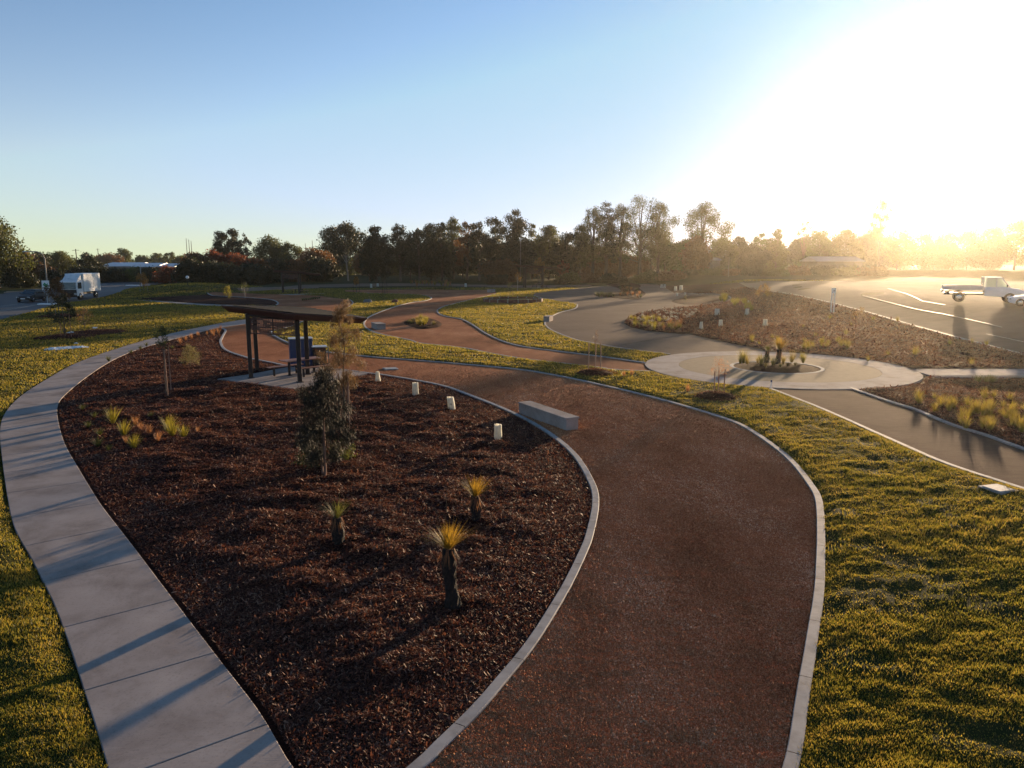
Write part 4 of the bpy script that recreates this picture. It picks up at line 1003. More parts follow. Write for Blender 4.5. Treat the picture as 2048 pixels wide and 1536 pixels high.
guard(1362, 581, 571, 8, 'small far guard right of a pair beside the pale mound', .8)
guard(1323, 576, 569, 5, 'tiny bluish guard left on the crest of the pale mound', .8)
guard(1329, 576, 569, 5, 'tiny bluish guard right on the crest of the pale mound', .8)
guard(1354, 592, 586, 5, 'faint guard left at the start of the looped path', .8)
guard(1370, 591, 585, 5, 'faint guard right at the start of the looped path', .8)
guard(1497, 607, 601, 4, 'tiny white guard at the top of the kerb tufts', .8)
guard(742, 576, 568, 5, 'far white guard left of a pair behind the sunlit lawn', .9)
guard(755, 573, 567, 5, 'far white guard right of a pair behind the sunlit lawn', .9)
guard(931, 574, 567, 5, 'lone far white guard before the dark trunks', .9)

# ------------------------------------------------------------------ concrete benches, lids, sheets
def cbench(pa, pb, w, h, label, back=1):
    a = Vector(g(*pa)); b = Vector(g(*pb)); d = b - a; d.z = 0; L = d.length; rz = math.atan2(d.y, d.x); nrm_ = Vector((-d.y, d.x, 0)).normalized() * back
    c = (a + b) / 2 + nrm_ * (w / 2); e = empty('concrete_bench', (c.x, c.y, a.z), rz); tag(e, label, 'bench')
    MB().box((0, 0, h / 2 - .04), (L, w - .06, h - .04)).build('body', M['conc'], e, .012)
    MB().box((0, 0, h - .03), (L + .03, w, .065)).build('seat', M['conc'], e, .012)
cbench((1036, 828), (1131, 863), .55, .46, 'long concrete block bench at the kerb in the red path')
cbench((742, 656), (753, 660), .8, .5, 'concrete block bench in the red path hollow, behind the wispy she-oak')
cbench((1099, 644), (1107, 641), .6, .5, 'dark sided block seat at the lawn notch by the pale plaza')
cbench((985, 585), (991, 584), 1.0, .5, 'far small block seat at the bend of the red path')
def lid(px, py, s, rz, label, up=.05):
    x, y, z = g(px, py); e = empty('pit_lid', (x, y, z + up), rz); tag(e, label, 'pit lid')
    MB().box((0, 0, -.03), (s + .12, s + .12, .08)).build('surround', M['kerbm'], e); MB().box((0, 0, .0), (s, s, .05)).build('cover', M['pit'], e)
lid(781, 739, .62, .35, 'pale square pit lid in the red path behind the first guard')
lid(1996, 987, .5, .3, 'bright steel pit lid in the lawn at the right edge', .13)
X0, Y0, z0 = g(1541, 779); e = empty('marker_peg', (X0, Y0, z0)); tag(e, 'small white marker peg at the corner of the circle and the brown path', 'peg')
MB().tube([(0, 0, 0), (.02, 0, .34)], .02, 6).build('stick', M['white'], e); MB().box((.02, 0, .38), (.07, .02, .1)).build('flag', M['bluep'], e)
def crumple(px, py, w, d, label, seed):
    x, y, z = g(px, py); r_ = np.random.default_rng(seed); n = 22; u, v = np.meshgrid(np.linspace(-.5, .5, n), np.linspace(-.5, .5, n)); rad = .5 * (.75 + .4 * vnoise(np.arctan2(v, u) * 1.2 + seed, np.zeros_like(u)))
    k = np.minimum(1, rad / np.maximum(.001, np.hypot(u, v))); uu, vv = u * k, v * k
    zz = .03 + .16 * fbm(uu * 7 + seed, vv * 7, 3) * (1 - (np.hypot(uu, vv) / .55) ** 4).clip(0, 1)
    V = np.stack([uu * w, vv * d, zz], -1).reshape(-1, 3); i = np.arange(n * n).reshape(n, n); Fc = np.stack([i[:-1, :-1], i[:-1, 1:], i[1:, 1:], i[1:, :-1]], -1).reshape(-1, 4)
    o = meshobj('plastic_sheet', nmesh('plastic_sheet', V, Fc, M['sheet'], False), None, (x, y, z + .03)); o.rotation_euler = (0, 0, r_.uniform(-.2, .2)); tag(o, label, 'plastic sheet')
crumple(116, 700, 1.6, 1.7, 'crumpled white plastic sheet on the left lawn, wide left piece', 1)
crumple(150, 698, 1.7, 1.5, 'crumpled white plastic sheet on the left lawn, right piece', 2)
crumple(152, 690, .3, .3, 'small white scrap above the plastic sheets', 3)
crumple(144, 668, .9, 1.0, 'white plastic scrap behind the dark staked sapling', 4)
crumple(190, 658, .45, .5, 'small white scrap right of the sparse brown sapling', 5)
crumple(221, 665, .5, .5, 'small white scrap alone on the dark patch of lawn', 6)

# ------------------------------------------------------------------ shelter
SC = Vector((-10.9, 36.8, .08))
def L2(x, y, z=0): return (x - SC.x, y - SC.y, z)
def make_shelter(label):
    e = empty('picnic_shelter', SC); tag(e, label, 'shelter', 'picnic shelters of the park')
    posts = [(-12.68, 36.0, 3.15), (-9.96, 34.75, 3.06), (-10.25, 37.2, 2.98), (-13.15, 38.3, 3.15)]
    for x, y, h in posts:
        m = MB(); m.box(L2(x, y, h / 2), (.19, .19, h), .4); m.box(L2(x, y, .012), (.32, .32, .024), .4); m.build('post', M['steel'], e, .006)
    A, Fr, Bq, K = (-14.3, 37.0, 3.46), (-9.75, 33.5, 3.30), (-7.05, 36.6, 2.86), (-10.9, 40.2, 3.12)
    top = [Vector(L2(*q)) for q in (A, Fr, Bq, K)]; c = sum(top, Vector()) / 4
    def inset(k, dz): return [c + (p - c) * k + Vector((0, 0, dz)) for p in top]
    m = MB(); a = inset(1, 0); b = inset(1.0, -.06); d = inset(.90, -.30); vs = a + b + d
    fs = [(4, 5, 1, 0), (5, 6, 2, 1), (6, 7, 3, 2), (7, 4, 0, 3), (8, 9, 5, 4), (9, 10, 6, 5), (10, 11, 7, 6), (11, 8, 4, 7), (11, 10, 9, 8), (0, 1, 2, 3)]
    m.add(vs, fs); roof = m.build('roof', M['rust'], e, .01)
    m = MB(); a = inset(.985, .005); b = inset(.985, .035)
    # ribs of the grey sheeting run down the fall
    N_ = 22; vs = []; fs = []
    for i in range(N_ + 1):
        t = i / N_; p = b[0].lerp(b[1], t); q = b[3].lerp(b[2], t); up = Vector((0, 0, .02 if i % 2 else 0)); vs += [p + up, q + up]
    for i in range(N_): fs.append((2 * i, 2 * i + 2, 2 * i + 3, 2 * i + 1))
    m.add(vs, fs); m.build('roof_sheeting', M['roofg'], roof)
    m = MB()
    for (i, j) in ((0, 1), (1, 2), (2, 3), (3, 0)):
        p, q = Vector(L2(*posts[i])), Vector(L2(*posts[j])); m.tube([p + Vector((0, 0, -.12)), q + Vector((0, 0, -.12))], .07, 4)
    m.build('beam', M['steel'], e)
    # cut-out metal screen between the two left-hand front posts
    p = Vector(L2(-12.55, 35.95, 0)); q = Vector(L2(-10.05, 34.85, 0)); dv = q - p; Ls = dv.length; u = dv.normalized(); rz = math.atan2(u.y, u.x)
    sc = empty('screen', p, rz); sc.parent = e
    m = MB(); z0, z1 = 2.18, 2.92
    for z in (z0, z1): m.box((Ls / 2, 0, z), (Ls, .05, .05))
    for x in (.02, Ls * .5, Ls - .02): m.box((x, 0, (z0 + z1) / 2), (.045, .045, z1 - z0 - .05))
    m.build('frame', M['rust'], sc)
    m = MB(); r_ = random.Random(4); rows = 11
    for i in range(rows):
        z = z0 + (z1 - z0) * (i + 1) / (rows + 1)
        x = .05
        while x < Ls - .1:
            w_ = r_.uniform(.12, .5); 
            if r_.random() > .22: m.box((min(x + w_ / 2, Ls - .06), .0, z), (w_ - .01, .016, .046))
            x += w_
    for i in range(26):
        x = .08 + (Ls - .16) * i / 25
        if abs(x - Ls * .5) > .06: m.box((x, .012, (z0 + z1) / 2), (.014, .010, z1 - z0 - .06))
    m.build('slats', M['rust'], sc)
    return e
shel = make_shelter('brown steel picnic shelter with cut-out screen on the concrete slab, nearest')

def make_table(label):
    e = empty('picnic_table', (0, 0, 0)); tag(e, label, 'picnic table', 'picnic tables under the shelters')
    for k in range(5): pass
    m = MB()
    for k in range(5): m.box((0, -.32 + k * .16, .745), (2.1, .148, .045))
    m.build('table_top', M['timber'], e, .004)
    for s in (-1, 1):
        m = MB(); m.box((s * .7, 0, .37), (.09, .09, .70)); m.box((s * .7, 0, .70), (.07, .62, .04)); m.box((s * .7, 0, .012), (.2, .2, .024)); m.build('leg', M['steel'], e)
    return e
def make_seat(label, n=2):
    e = empty('bench_seat', (0, 0, 0)); tag(e, label, 'bench', 'timber bench seats beside the picnic tables')
    m = MB()
    for k in (-1, 0, 1): m.box((0, k * .115, .445), (1.9, .105, .04))
    m.build('seat', M['timber'], e, .004)
    for s in (-1, 1):
        m = MB(); m.box((s * .62, 0, .21), (.08, .08, .40)); m.box((s * .62, 0, .415), (.05, .32, .02)); m.build('leg', M['steel'], e)
    return e
tab = make_table('timber topped picnic table under the nearest shelter'); ax = math.atan2(.73, .68); tab.location = (-10.55, 37.25, .08); tab.rotation_euler = (0, 0, ax)
s1 = make_seat('timber bench seat on the camera side of the nearest picnic table'); s1.location = (-9.75, 36.65, .08); s1.rotation_euler = (0, 0, ax)
s2 = copy_tree(s1); s2['label'] = 'bench seat on the far left side of the nearest picnic table'; s2.location = (-11.3, 37.0, .08)

def box_thing(name, parts, loc, rz, label, cat_, group=None, bev=.008):
    e = empty(name, loc, rz); tag(e, label, cat_, group)
    for nm, c, s, mt in parts: MB().box(c, s).build(nm, M[mt], e, bev)
    return e
X0, Y0, _ = g(599, 734)
box_thing('utility_cabinet', [('body', (0, 0, .75), (1.2, .85, 1.46), 'bluep'), ('lid', (0, 0, 1.50), (1.26, .9, .05), 'greyw'), ('door', (0, -.43, .75), (.52, .02, 1.2), 'bluep'), ('plinth', (0, 0, .01), (1.0, .7, .06), 'blackp')], (X0, Y0 + .4, .03), .35, 'tall blue metal cabinet with a pale top behind the picnic table', 'cabinet')
X0, Y0, _ = g(637, 734)
e = empty('bin_enclosure', (X0, Y0 + .3, .03), .3); tag(e, 'dark bin enclosure with pale lid right of the blue cabinet', 'bin')
MB().box((0, 0, .45), (.72, .7, .86)).build('body', M['blackp'], e, .01); MB().box((0, 0, 1.06), (.8, .76, .05)).build('lid', M['greyw'], e, .01); MB().box((0, 0, .95), (.66, .64, .12)).build('collar', M['rust'], e)
m = MB(); m.box((.46, -.3, .55), (.05, .05, 1.12)); m.build('corner_post', M['palebark'], e)
X0, Y0, _ = g(652, 741)
e = empty('drinking_bowl', (X0, Y0, .08)); tag(e, 'low dark drinking bowl at the slab corner below the bin', 'bowl')
MB().lathe([(.03, 0), (.1, .02), (.06, .12), (.2, .25), (.22, .3), (.19, .3), (.15, .24), (.0, .22)], (0, 0, 0), 18).build('bowl', M['blackp'], e)
MB().box((.25, 0, .06), (.1, .1, .12)).build('tap_block', M['greyw'], e, .01)
# the two far shelters
for (px, py, s, rz, lb, tl) in ((592, 587, 1.1, .05, 'dark picnic shelter far behind, above the nearest one', 'picnic table under the far left shelter'), (1075, 576, 1.3, -.1, 'far picnic shelter before the tree trunks, right of the green screen', 'picnic table under the far right shelter')):
    X0, Y0, z0 = g(px, py); c = copy_tree(shel); c.location = (X0, Y0, z0 + .06); c.scale = (s, s, s); c.rotation_euler = (0, 0, rz); c['label'] = lb
    t = copy_tree(tab); t.location = (X0 + .3, Y0 + .8, z0 + .06); t['label'] = tl
    for k, dx in ((0, -1.0), (1, 1.3)):
        q = copy_tree(s1); q.location = (X0 + .3 + dx * .8, Y0 + .8 - dx * .7, z0 + .06); q['label'] = ('left' if k == 0 else 'right') + ' bench seat beside the ' + tl
X0, Y0, z0 = g(592, 588); mb = MB(); slab(mb, [(X0 - 3.6, Y0 - 1), (X0 + .6, Y0 - 4), (X0 + 4.6, Y0 + .5), (X0 + .4, Y0 + 3.5)], z0 - .05, z0 + .06); tag(mb.build('shelter_slab', M['conc']), kind='structure')
X0, Y0, z0 = g(1075, 577); mb = MB(); slab(mb, [(X0 - 4.6, Y0 - 1), (X0 + .6, Y0 - 4), (X0 + 5.6, Y0 + .5), (X0 + .4, Y0 + 4.5)], z0 - .05, z0 + .06); tag(mb.build('shelter_slab', M['conc']), kind='structure')

# round seat wall on the lawn
X0, Y0, z0 = g(1026, 604); Y0 -= 0; e = empty('round_seat_wall', (X0, Y0, z0)); tag(e, 'low round red seat wall with pale posts on the middle lawn', 'wall'); n = 18; Rr = 3.85
mcap = MB()
for k in range(n):
    a0 = 2 * math.pi * k / n; a1 = 2 * math.pi * (k + 1) / n; am = (a0 + a1) / 2; L = 2 * Rr * math.sin((a1 - a0) / 2)
    m = MB(); m.box((Rr * math.cos(am), Rr * math.sin(am), .24), (.28, L - .12, .5), am); m.build('panel', M['brick'], e)
    m = MB(); m.box((Rr * math.cos(a0), Rr * math.sin(a0), .26), (.34, .13, .56), a0); m.build('joint_post', M['palebark'], e)
m = MB(); m.lathe([(Rr - .2, .34), (Rr * .6, .38), (0.01, .42)], (0, 0, 0), 40); m.build('planting_top', M['lawn'], e)
# dark green screen hedge left of the third shelter
X0, Y0, z0 = g(997, 570); e = empty('screen_hedge', (X0, Y0, z0)); tag(e, 'dark clipped rectangular hedge left of the third shelter', 'hedge')
C = [(x, y, z) for x in np.arange(-2.2, 2.3, .5) for y in (-.4, .4) for z in (.35, .9, 1.5, 1.9)]; V, Fc = leaf_cloud(C, [.5] * len(C), 7000, .16, .6, 1, 0, rng); V[:, 2] = np.maximum(V[:, 2], .02)
meshobj('foliage', nmesh('foliage', V, Fc, M['l_dark']), e); mb = MB(); [mb.tube([(x, 0, -.1), (x, 0, 1.5)], .05, 5) for x in np.arange(-2, 2.1, .8)]; mb.build('stems', M['bark'], e)

# retaining wall under the right-hand footpath
mb = MB(); xs_ = np.linspace(20.9, 34, 20)
for i in range(19):
    a, b = xs_[i], xs_[i + 1]; za = min(-.1, th(a, 36.8) - .25); zb_ = min(-.1, th(b, 36.8) - .25); y0, y1 = 36.72, 36.93
    mb.add([(a, y0, za), (b, y0, zb_), (b, y0, .03), (a, y0, .03), (a, y1, za), (b, y1, zb_), (b, y1, .03), (a, y1, .03)], [(0, 1, 2, 3), (3, 2, 6, 7), (5, 4, 7, 6)])
tag(mb.build('retaining_wall', M['conc']), 'concrete retaining wall under the right hand footpath', 'wall')
for i, px in enumerate((1955, 1972, 1984)):
    tussock('dark', px, 768, 1.3, 'dark plant in the hollow against the retaining wall', 'plants against the retaining wall')

# ------------------------------------------------------------------ street things
def lamp_post(px, py, top, label, arm=0.0, globe=False, r=.07, mat='palebark', cat_='street lamp', name='street_lamp', D=None):
    if D: X0, Y0, _ = at(px, HOR, D); z0 = th(X0, Y0)
    else: X0, Y0, z0 = g(px, py)
    h = at(px, top, Y0)[2] - z0; e = empty(name, (X0, Y0, z0)); tag(e, label, cat_)
    m = MB(); pts = [(0, 0, -.2), (0, 0, h * .86)]
    if arm: pts += [(arm * .12, 0, h * .95), (arm * .45, 0, h * .995), (arm, 0, h)]
    else: pts.append((0, 0, h))
    m.tube(pts, [r, r * .75] + [r * .6] * (len(pts) - 2), 8); m.build('pole', M[mat], e)
    if arm: MB().box((arm * 1.12, 0, h - .02), (abs(arm) * .35, .22, .12)).build('lamp_head', M['greyw'], e, .02)
    if globe: MB().lathe([(.01, -.26), (.18, -.2), (.27, 0), (.18, .2), (.01, .26)], (0, 0, h + .2), 16).build('globe', M['white'], e)
    return e
lamp_post(98, 603, 503, 'leaning arm street lamp in front of the left trees', -2.2, r=.11)
lamp_post(376, 575, 557, 'small lamp with white globe on the crest of the mound', 0, True, .05, 'blackp', name='globe_lamp')
lamp_post(284, 575, 528, 'thin pale pole between the left road and the orange sapling', 0, mat='greyw', r=.06, cat_='pole', name='thin_pole')
lamp_post(1458, 0, 513, 'thin pale pole before the glowing hedge', 0, r=.09, cat_='pole', name='thin_pole', D=165)
lamp_post(1041, 0, 470, 'tall grey light pole among the middle trunks', 0, r=.1, mat='wallg', cat_='pole', name='light_pole', D=190)
def power_pole(px, top, D, label, w=1.2):
    X0, Y0, _ = at(px, HOR, D); z0 = th(X0, Y0); h = at(px, top, D)[2] - z0; e = empty('power_pole', (X0, Y0, z0)); tag(e, label, 'power pole')
    MB().tube([(0, 0, -.2), (0, 0, h)], [.2, .14], 8).build('pole', M['bark'], e); MB().box((0, 0, h - .4), (w * 2, .12, .14)).build('crossarm', M['bark'], e)
power_pole(153, 498, 260, 'wooden power pole with a crossarm behind the truck')
power_pole(197, 497, 420, 'far slim power pole above the warehouse roof', 1.0)
for i, (px, t) in enumerate([(375, 477), (380, 479), (384.5, 482), (612, 487), (626, 481)]):
    X0, Y0, _ = at(px, HOR, 520); h = at(px, t, 520)[2]; m = MB(); m.tube([(X0, Y0, 0), (X0, Y0, h)], [.35, .16], 6); o = m.build('mast', M['wallg'])
    tag(o, ['leftmost and tallest of the three far masts behind the mound', 'middle one of the three far masts behind the mound', 'rightmost of the three far masts behind the mound', 'left far mast right of the broad green tree', 'right far mast above the brown-headed tree'][i], 'mast')
# twin post marker in the wide bed
X0, Y0, z0 = g(1664, 628); h = at(1664, 575, Y0)[2] - z0; e = empty('marker_sign', (X0, Y0, z0), .1); tag(e, 'white sign on two white posts in the wide bed', 'sign')
for s in (-1, 1): MB().box((s * .15, 0, h / 2 - .05), (.1, .07, h + .0)).build('post', M['white'], e)
MB().box((0, -.045, h - .3), (.42, .03, .5)).build('panel', M['white'], e); MB().box((0.02, -.064, h - .32), (.12, .006, .16)).build('emblem', M['wallg'], e)
# keep-left sign on the median nose
X0, Y0, z0 = g(95.5, 609); e = empty('road_sign', (X0, Y0, z0 + .1)); tag(e, 'white road sign with a green arrow on the kerbed nose of the left road', 'sign')
h = at(95, 584, Y0)[2] - z0; MB().tube([(0, 0, -.1), (0, 0, h + 1.2)], .035, 6).build('pole', M['greyw'], e); MB().box((0, -.05, h + .75), (.95, .03, 1.2)).build('panel', M['white'], e)
m = MB(); m.prism([(-.3, -.2), (.05, -.2), (.05, -.42), (.36, 0), (.05, .42), (.05, .2), (-.3, .2)], -.075, -.068, Matrix.Translation((0, 0, h + .75)) @ Matrix.Rotation(.7, 4, 'Y')); m.build('arrow', M['sign_g'], e)
X0, Y0, z0 = g(94, 609.5); mb = MB(); mb.box((X0, Y0, z0 + .08), (2.1, .7, .16)); tag(mb.build('traffic_island', M['white'], None, .05), kind='structure')
X0, Y0, z0 = g(265, 571.5); mb = MB(); mb.box((X0, Y0, z0 + .08), (2.6, 1.0, .16)); tag(mb.build('traffic_island', M['white'], None, .05), kind='structure')

def wheel(e, x, y, r=.33, w=.22):
    k = empty('wheel', (x, y, r)); k.parent = e
    def lat(prof, nm, mt):
        mb = MB(); n = 20; vs = [(rr * math.cos(2 * math.pi * i / n), yy, rr * math.sin(2 * math.pi * i / n)) for rr, yy in prof for i in range(n)]; fs = []
        for i in range(len(prof) - 1):
            for j in range(n): a = i * n + j; b = i * n + (j + 1) % n; fs.append((a, b, b + n, a + n))
        mb.add(vs, fs, True); mb.build(nm, M[mt], k)
    lat([(r * .6, -w / 2), (r * .95, -w / 2), (r, -w * .35), (r, w * .35), (r * .95, w / 2), (r * .6, w / 2)], 'tyre', 'tyre')
    lat([(.01, -w * .45), (r * .3, -w * .48), (r * .6, -w * .4), (r * .62, w * .4), (r * .3, w * .48), (.01, w * .45)], 'rim', 'chrome')

def loft(mb, secs):
    """secs: list of (x, [(y,z)...]) rings, closed body"""
    n = len(secs[0][1]); vs = [(x, y, z) for x, ring_ in secs for y, z in ring_]; fs = []
    for i in range(len(secs) - 1):
        for j in range(n): a = i * n + j; b = i * n + (j + 1) % n; fs.append((a, a + n, b + n, b))
    fs.append(tuple(range(n))); fs.append(tuple(reversed(range((len(secs) - 1) * n, len(secs) * n))))
    mb.add(vs, fs, False)
def car(px, py, yaw, label, body='blackp', name='parked_car', s=1.0, xyz=None, cat_='car'):
    e = empty(name, xyz or g(px, py), yaw, s); tag(e, label, cat_)
    def sec(w, z0, z1): return [(-w, z0), (w, z0), (w * 1.02, (z0 + z1) / 2), (w * .93, z1), (-w * .93, z1), (-w * 1.02, (z0 + z1) / 2)]
    m = MB(); loft(m, [(-2.15, sec(.72, .35, .8)), (-2.0, sec(.84, .25, .92)), (-.9, sec(.88, .22, .95)), (.8, sec(.88, .22, .93)), (1.7, sec(.85, .22, .8)), (2.1, sec(.7, .3, .66))]); m.build('body', M[body], e, .03)
    m = MB(); loft(m, [(-1.75, sec(.76, .9, .98)), (-1.25, sec(.72, .9, 1.38)), (-.3, sec(.70, .9, 1.46)), (.25, sec(.69, .9, 1.4)), (1.0, sec(.76, .9, .94))]); m.build('windows', M['glass'], e, .02)
    MB().box((-.5, 0, 1.455), (1.2, 1.22, .04)).build('roof', M[body], e, .015)
    for x in (-1.3, 1.35):
        for y in (-.8, .8): wheel(e, x, y, .32, .2)
    for y in (-.6, .6): MB().box((2.04, y, .6), (.12, .3, .14)).build('headlight', M['greyw'], e, .02)
    MB().box((2.12, 0, .45), (.06, .5, .12)).build('number_plate', M['white'], e)
    for y in (-.95, .95): MB().box((.55, y, 1.0), (.14, .16, .12)).build('mirror', M[body], e, .02)
    return e
car(64, 603, R(-83), 'dark car with pale lights driving towards the camera on the left road', 'blackp', 'dark_car', 1.1)
X0, Y0, z0 = g(2078, 613)
car(0, 0, R(150), 'pale blue car with bright headlight cut by the right edge', 'white', 'pale_car', 1.05, (X0, Y0, z0))
# box truck
X0, Y0, z0 = g(158, 598); e = empty('box_truck', (X0, Y0, z0), R(-83)); tag(e, 'white box truck with a shaded cab driving towards the camera on the left road', 'truck')
MB().box((-1.9, 0, 2.32), (5.6, 2.45, 2.55)).build('cargo_box', M['trucks'], e, .04)
MB().box((-.2, 0, .78), (8.0, .9, .22)).build('chassis', M['blackp'], e)
cab = MB(); cab.prism([(1.05, .55), (2.95, .55), (3.0, 1.35), (2.85, 2.55), (2.55, 2.72), (1.05, 2.72)], -1.12, 1.12); cb_ = cab.build('cab', M['white'], e, .05)
MB().prism([(2.99, 1.5), (3.04, 1.5), (2.92, 2.42), (2.87, 2.42)], -.98, .98).build('windscreen', M['glass'], cb_)
for y in (-1.13, 1.13): MB().prism([(1.5, 1.55), (2.7, 1.55), (2.62, 2.4), (1.5, 2.4)], y - .012, y + .012).build('side_window', M['glass'], cb_)
MB().box((3.02, 0, 1.08), (.08, 2.1, .72)).build('grille', M['blackp'], cb_)
for y in (-.9, .9): MB().box((3.04, y, .85), (.08, .32, .2)).build('headlight', M['greyw'], cb_, .02)
MB().box((3.06, 0, .55), (.14, 2.2, .28)).build('bumper', M['blackp'], cb_, .02)
for y in (-1.3, 1.3): MB().box((2.75, y, 2.0), (.08, .16, .5)).build('mirror', M['blackp'], cb_, .02)
MB().prism([(1.05, 2.75), (2.3, 2.75), (1.05, 3.55)], -1.0, 1.0).build('wind_deflector', M['trucks'], cb_)
for x in (2.1, -3.2):
    for y in (-1.0, 1.0): wheel(e, x, y, .48, .3)
# tray truck on the right road
X0, Y0, z0 = g(1962, 604); e = empty('tray_truck', (X0, Y0, z0), R(-27), 1.22); tag(e, 'white single cab tray truck parked on the right road in the glare', 'truck')
m = MB(); loft(m, [(.1, [(-.82, .5), (.82, .5), (.86, .9), (.8, 1.15), (-.8, 1.15), (-.86, .9)]), (1.6, [(-.82, .45), (.82, .45), (.86, .85), (.8, 1.15), (-.8, 1.15), (-.86, .85)]), (2.45, [(-.8, .45), (.8, .45), (.84, .8), (.74, 1.02), (-.74, 1.02), (-.84, .8)]), (2.65, [(-.7, .5), (.7, .5), (.74, .75), (.66, .9), (-.66, .9), (-.74, .75)])]); bd = m.build('body', M['white'], e, .03)
m = MB(); P0 = [(.12, 1.15), (1.72, 1.15), (1.15, 1.86), (.16, 1.86)]
for y in (-.74, .74):
    for a, b in ((0, 1), (1, 2), (2, 3), (3, 0)): m.tube([(P0[a][0], y, P0[a][1]), (P0[b][0], y * (.92 if P0[b][1] > 1.5 else 1), P0[b][1])], .04, 5)
    m.tube([(.85, y, 1.15), (.82, y * .92, 1.86)], .04, 5)
m.box((.65, 0, 1.89), (1.06, 1.42, .06)); m.build('cab_frame', M['white'], e)
thin = surf('clear_glass', [(.5, .55, .5), (.6, .62, .55)], 2, .1, transl=.8, tcols=[(.85, .9, .8), (.9, .95, .85)]); M['clear'] = thin
for y in (-.70, .70): MB().prism([(.16, 1.17), (1.6, 1.17), (1.1, 1.84), (.2, 1.84)], y - .006, y + .006).build('side_window', M['clear'], e)
MB().box((-1.35, 0, .98), (2.7, 1.85, .09)).build('tray', M['greyw'], e, .01)
m = MB(); m.box((-.04, 0, 1.45), (.05, 1.7, .06)); m.box((-.04, .82, 1.2), (.05, .06, .5)); m.box((-.04, -.82, 1.2), (.05, .06, .5)); m.box((-.04, 0, 1.9), (.05, 1.7, .05)); [m.box((-.04, y, 1.65), (.04, .04, .5)) for y in (-.8, 0, .8)]; m.build('headboard', M['greyw'], e)
for y in (-.93, .93): MB().box((-1.35, y, 1.14), (2.7, .03, .24)).build('drop_side', M['greyw'], e, .01)
MB().box((-.3, 0, .62), (4.6, .7, .16)).build('chassis', M['blackp'], e)
for x in (-1.55, 1.75):
    for y in (-.74, .74): wheel(e, x, y, .38, .24)
for y in (-.78, .78):
    m = MB(); m.tube([(-1.55 + .47 * math.cos(a_), y, .38 + .47 * math.sin(a_)) for a_ in np.linspace(.25, 2.9, 9)], .035, 6); m.box((-2.35, y, .78), (.3, .1, .14)); m.build('mudguard', M['blackp'], e)
MB().box((-2.72, 0, .82), (.06, 1.5, .18)).build('tail_board', M['greyw'], e, .01)
for y in (-.55, .55): MB().box((2.62, y, .78), (.08, .24, .16)).build('headlight', M['white'], e, .02)
for y in (-.98, .98): MB().box((1.5, y, 1.28), (.08, .16, .2)).build('mirror', M['blackp'], e, .02)

# ------------------------------------------------------------------ buildings
def shed(pxa, pxb, eave, ridge, D, depth, label, roof='roofb', wall='wallg', name='warehouse', nw=6):
    xa = at(pxa, HOR, D)[0]; xb = at(pxb, HOR, D)[0]; ze = at(0, eave, D)[2]; zr = at(0, ridge, D)[2]; z0 = th((xa + xb) / 2, D); W = xb - xa
    e = empty(name, ((xa + xb) / 2, D, z0)); tag(e, label, 'building'); ze -= z0; zr -= z0
    m = MB(); m.box((0, depth / 2, ze / 2), (W, depth, ze)); m.build('wall', M[wall], e)
    m = MB(); m.prism([(-W / 2 - .5, ze), (W / 2 + .5, ze), (W / 2 + .5, ze + .15), (-W / 2 - .5, ze + .15)], -.6, depth + .6)
    m.add([(-W / 2 - .5, -.6, ze + .15), (W / 2 + .5, -.6, ze + .15), (W / 2 + .5, depth / 2, zr), (-W / 2 - .5, depth / 2, zr), (-W / 2 - .5, depth + .6, ze + .15), (W / 2 + .5, depth + .6, ze + .15)], [(0, 1, 2, 3), (3, 2, 5, 4), (0, 3, 4), (1, 5, 2)]); m.build('roof', M[roof], e)
    for k in range(nw):
        x = -W / 2 + W * (k + .5) / nw; MB().box((x, -.03, ze * .45), (W / nw * .4, .08, ze * .4)).build('window', M['glass'], e)
    return e
shed(196, 262, 533, 525, 340, 26, 'long low warehouse with blue grey roof, left part', nw=5)
shed(264, 308, 534, 526, 338, 22, 'middle warehouse with lighter roof ridge', nw=3)
shed(318, 346, 534, 527, 335, 18, 'small shed roof left of the mound bushes', nw=2)
shed(1636, 1726, 523, 513, 215, 12, 'house with a pale low roof before the glowing hedge', 'roofb', 'wallg', 'house', nw=4)
shed(1418, 1440, 521, 515, 222, 9, 'small pale roofed hut right of the conical tree', 'greyw', 'wallg', 'house', nw=2)
# ------------------------------------------------------------------ camera, sky, sun, haze
cam = bpy.data.cameras.new('camera'); camo = link(bpy.data.objects.new('camera', cam))
cam.sensor_fit = 'HORIZONTAL'; cam.sensor_width = 36; cam.lens = 36 * F / 2048; cam.clip_end = 4000; cam.clip_start = .1
camo.location = (0, 0, HC); camo.rotation_euler = (math.pi / 2 - PITCH, 0, 0)
scene.camera = camo

sd = Vector((math.sin(SUN_AZ) * math.cos(SUN_EL), math.cos(SUN_AZ) * math.cos(SUN_EL), math.sin(SUN_EL)))
sun = bpy.data.lights.new('sun', 'SUN'); sun.energy = 5.0; sun.angle = R(0.5); sun.color = SUNC
so = link(bpy.data.objects.new('sun', sun)); so.rotation_euler = sd.to_track_quat('Z', 'Y').to_euler()

w = bpy.data.worlds.new('World'); scene.world = w; w.use_nodes = True; nt = w.node_tree; nt.nodes.clear(); Nn = nt.nodes; Ll = nt.links
wo = Nn.new('ShaderNodeOutputWorld'); bg = Nn.new('ShaderNodeBackground'); Ll.new(bg.outputs[0], wo.inputs[0])
sky = Nn.new('ShaderNodeTexSky'); sky.sky_type = 'NISHITA'; sky.sun_disc = False
sky.sun_elevation = SUN_EL; sky.sun_rotation = SUN_AZ
sky.altitude = 50; sky.air_density = SKYP[0]; sky.dust_density = SKYP[1]; sky.ozone_density = SKYP[2]
bg.inputs[1].default_value = 0.10
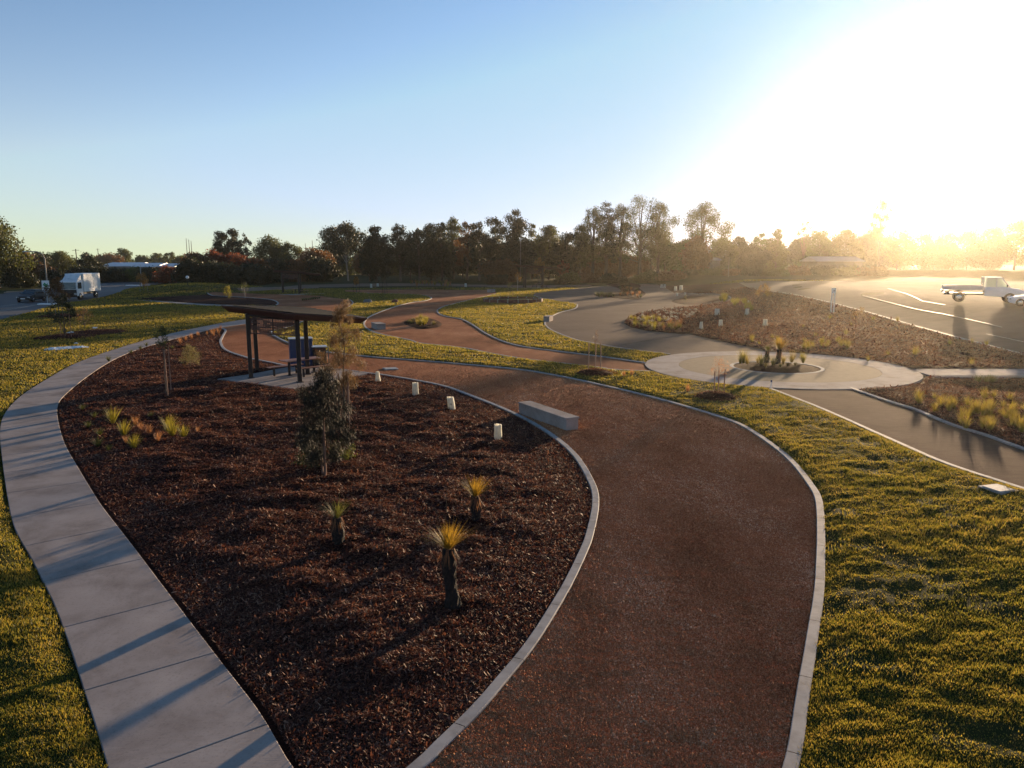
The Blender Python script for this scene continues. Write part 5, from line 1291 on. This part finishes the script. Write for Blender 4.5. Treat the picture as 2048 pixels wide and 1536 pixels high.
# bright aureole of the low sun in the sky, round the sun's direction
tc = Nn.new('ShaderNodeTexCoord'); dt = Nn.new('ShaderNodeVectorMath'); dt.operation = 'DOT_PRODUCT'
nrm = Nn.new('ShaderNodeVectorMath'); nrm.operation = 'NORMALIZE'; Ll.new(tc.outputs['Generated'], nrm.inputs[0])
Ll.new(nrm.outputs[0], dt.inputs[0]); dt.inputs[1].default_value = sd
mx0 = Nn.new('ShaderNodeMath'); mx0.operation = 'MAXIMUM'; Ll.new(dt.outputs['Value'], mx0.inputs[0]); mx0.inputs[1].default_value = 0
def lobe(power, col, amt):
    p = Nn.new('ShaderNodeMath'); p.operation = 'POWER'; Ll.new(mx0.outputs[0], p.inputs[0]); p.inputs[1].default_value = power
    v = Nn.new('ShaderNodeVectorMath'); v.operation = 'SCALE'; v.inputs[0].default_value = [c * amt for c in col]; Ll.new(p.outputs[0], v.inputs['Scale'])
    return v.outputs[0]
def vadd(a, b):
    v = Nn.new('ShaderNodeVectorMath'); v.operation = 'ADD'; Ll.new(a, v.inputs[0]); Ll.new(b, v.inputs[1]); return v.outputs[0]
acc = vadd(lobe(LOBE3[0], LOBE3[1], LOBE3[2]), vadd(lobe(LOBE1[0], LOBE1[1], LOBE1[2]), lobe(LOBE2[0], LOBE2[1], LOBE2[2])))
sv = Nn.new('ShaderNodeVectorMath'); sv.operation = 'MINIMUM'; Ll.new(sky.outputs[0], sv.inputs[0]); sv.inputs[1].default_value = CAP
acc = vadd(acc, sv.outputs[0])
# paler air towards the horizon
sx = Nn.new('ShaderNodeSeparateXYZ'); Ll.new(nrm.outputs[0], sx.inputs[0])
ab = Nn.new('ShaderNodeMath'); ab.operation = 'ABSOLUTE'; Ll.new(sx.outputs[2], ab.inputs[0])
om = Nn.new('ShaderNodeMath'); om.operation = 'SUBTRACT'; om.inputs[0].default_value = 1; Ll.new(ab.outputs[0], om.inputs[1])
ph = Nn.new('ShaderNodeMath'); ph.operation = 'POWER'; Ll.new(om.outputs[0], ph.inputs[0]); ph.inputs[1].default_value = HORZ[0]
hv = Nn.new('ShaderNodeVectorMath'); hv.operation = 'SCALE'; hv.inputs[0].default_value = HORZ[1]; Ll.new(ph.outputs[0], hv.inputs['Scale'])
acc = vadd(acc, hv.outputs[0])
hs = Nn.new('ShaderNodeHueSaturation'); hs.inputs['Saturation'].default_value = SKYSAT; Ll.new(acc, hs.inputs['Color'])
Ll.new(hs.outputs[0], bg.inputs[0])

if HAZE > 0:
    hz = MB(); hz.box((0, 0, 14.5), (2100, 2100, 33)); m, nt2, out = new_mat('haze_air'); out2 = out
    pv = nt2.nodes.new('ShaderNodeVolumePrincipled'); pv.inputs['Color'].default_value = HAZEC
    pv.inputs['Density'].default_value = HAZE; pv.inputs['Anisotropy'].default_value = HAZEG
    nt2.links.new(pv.outputs[0], out.inputs['Volume'])
    ho = hz.build('haze', m); tag(ho, kind='stuff'); ho.display_type = 'WIRE'

vs = scene.view_settings; vs.view_transform = 'Standard'; vs.look = 'None'; vs.gamma = 1; vs.use_curve_mapping = False; vs.exposure = EXPO
c = scene.cycles; c.max_bounces = 5; c.diffuse_bounces = 2; c.glossy_bounces = 2; c.transmission_bounces = 3; c.volume_bounces = 0; c.transparent_max_bounces = 8
c.caustics_reflective = False; c.caustics_refractive = False; c.use_adaptive_sampling = True; c.adaptive_threshold = .02; c.sample_clamp_indirect = 4
c.use_denoising = True
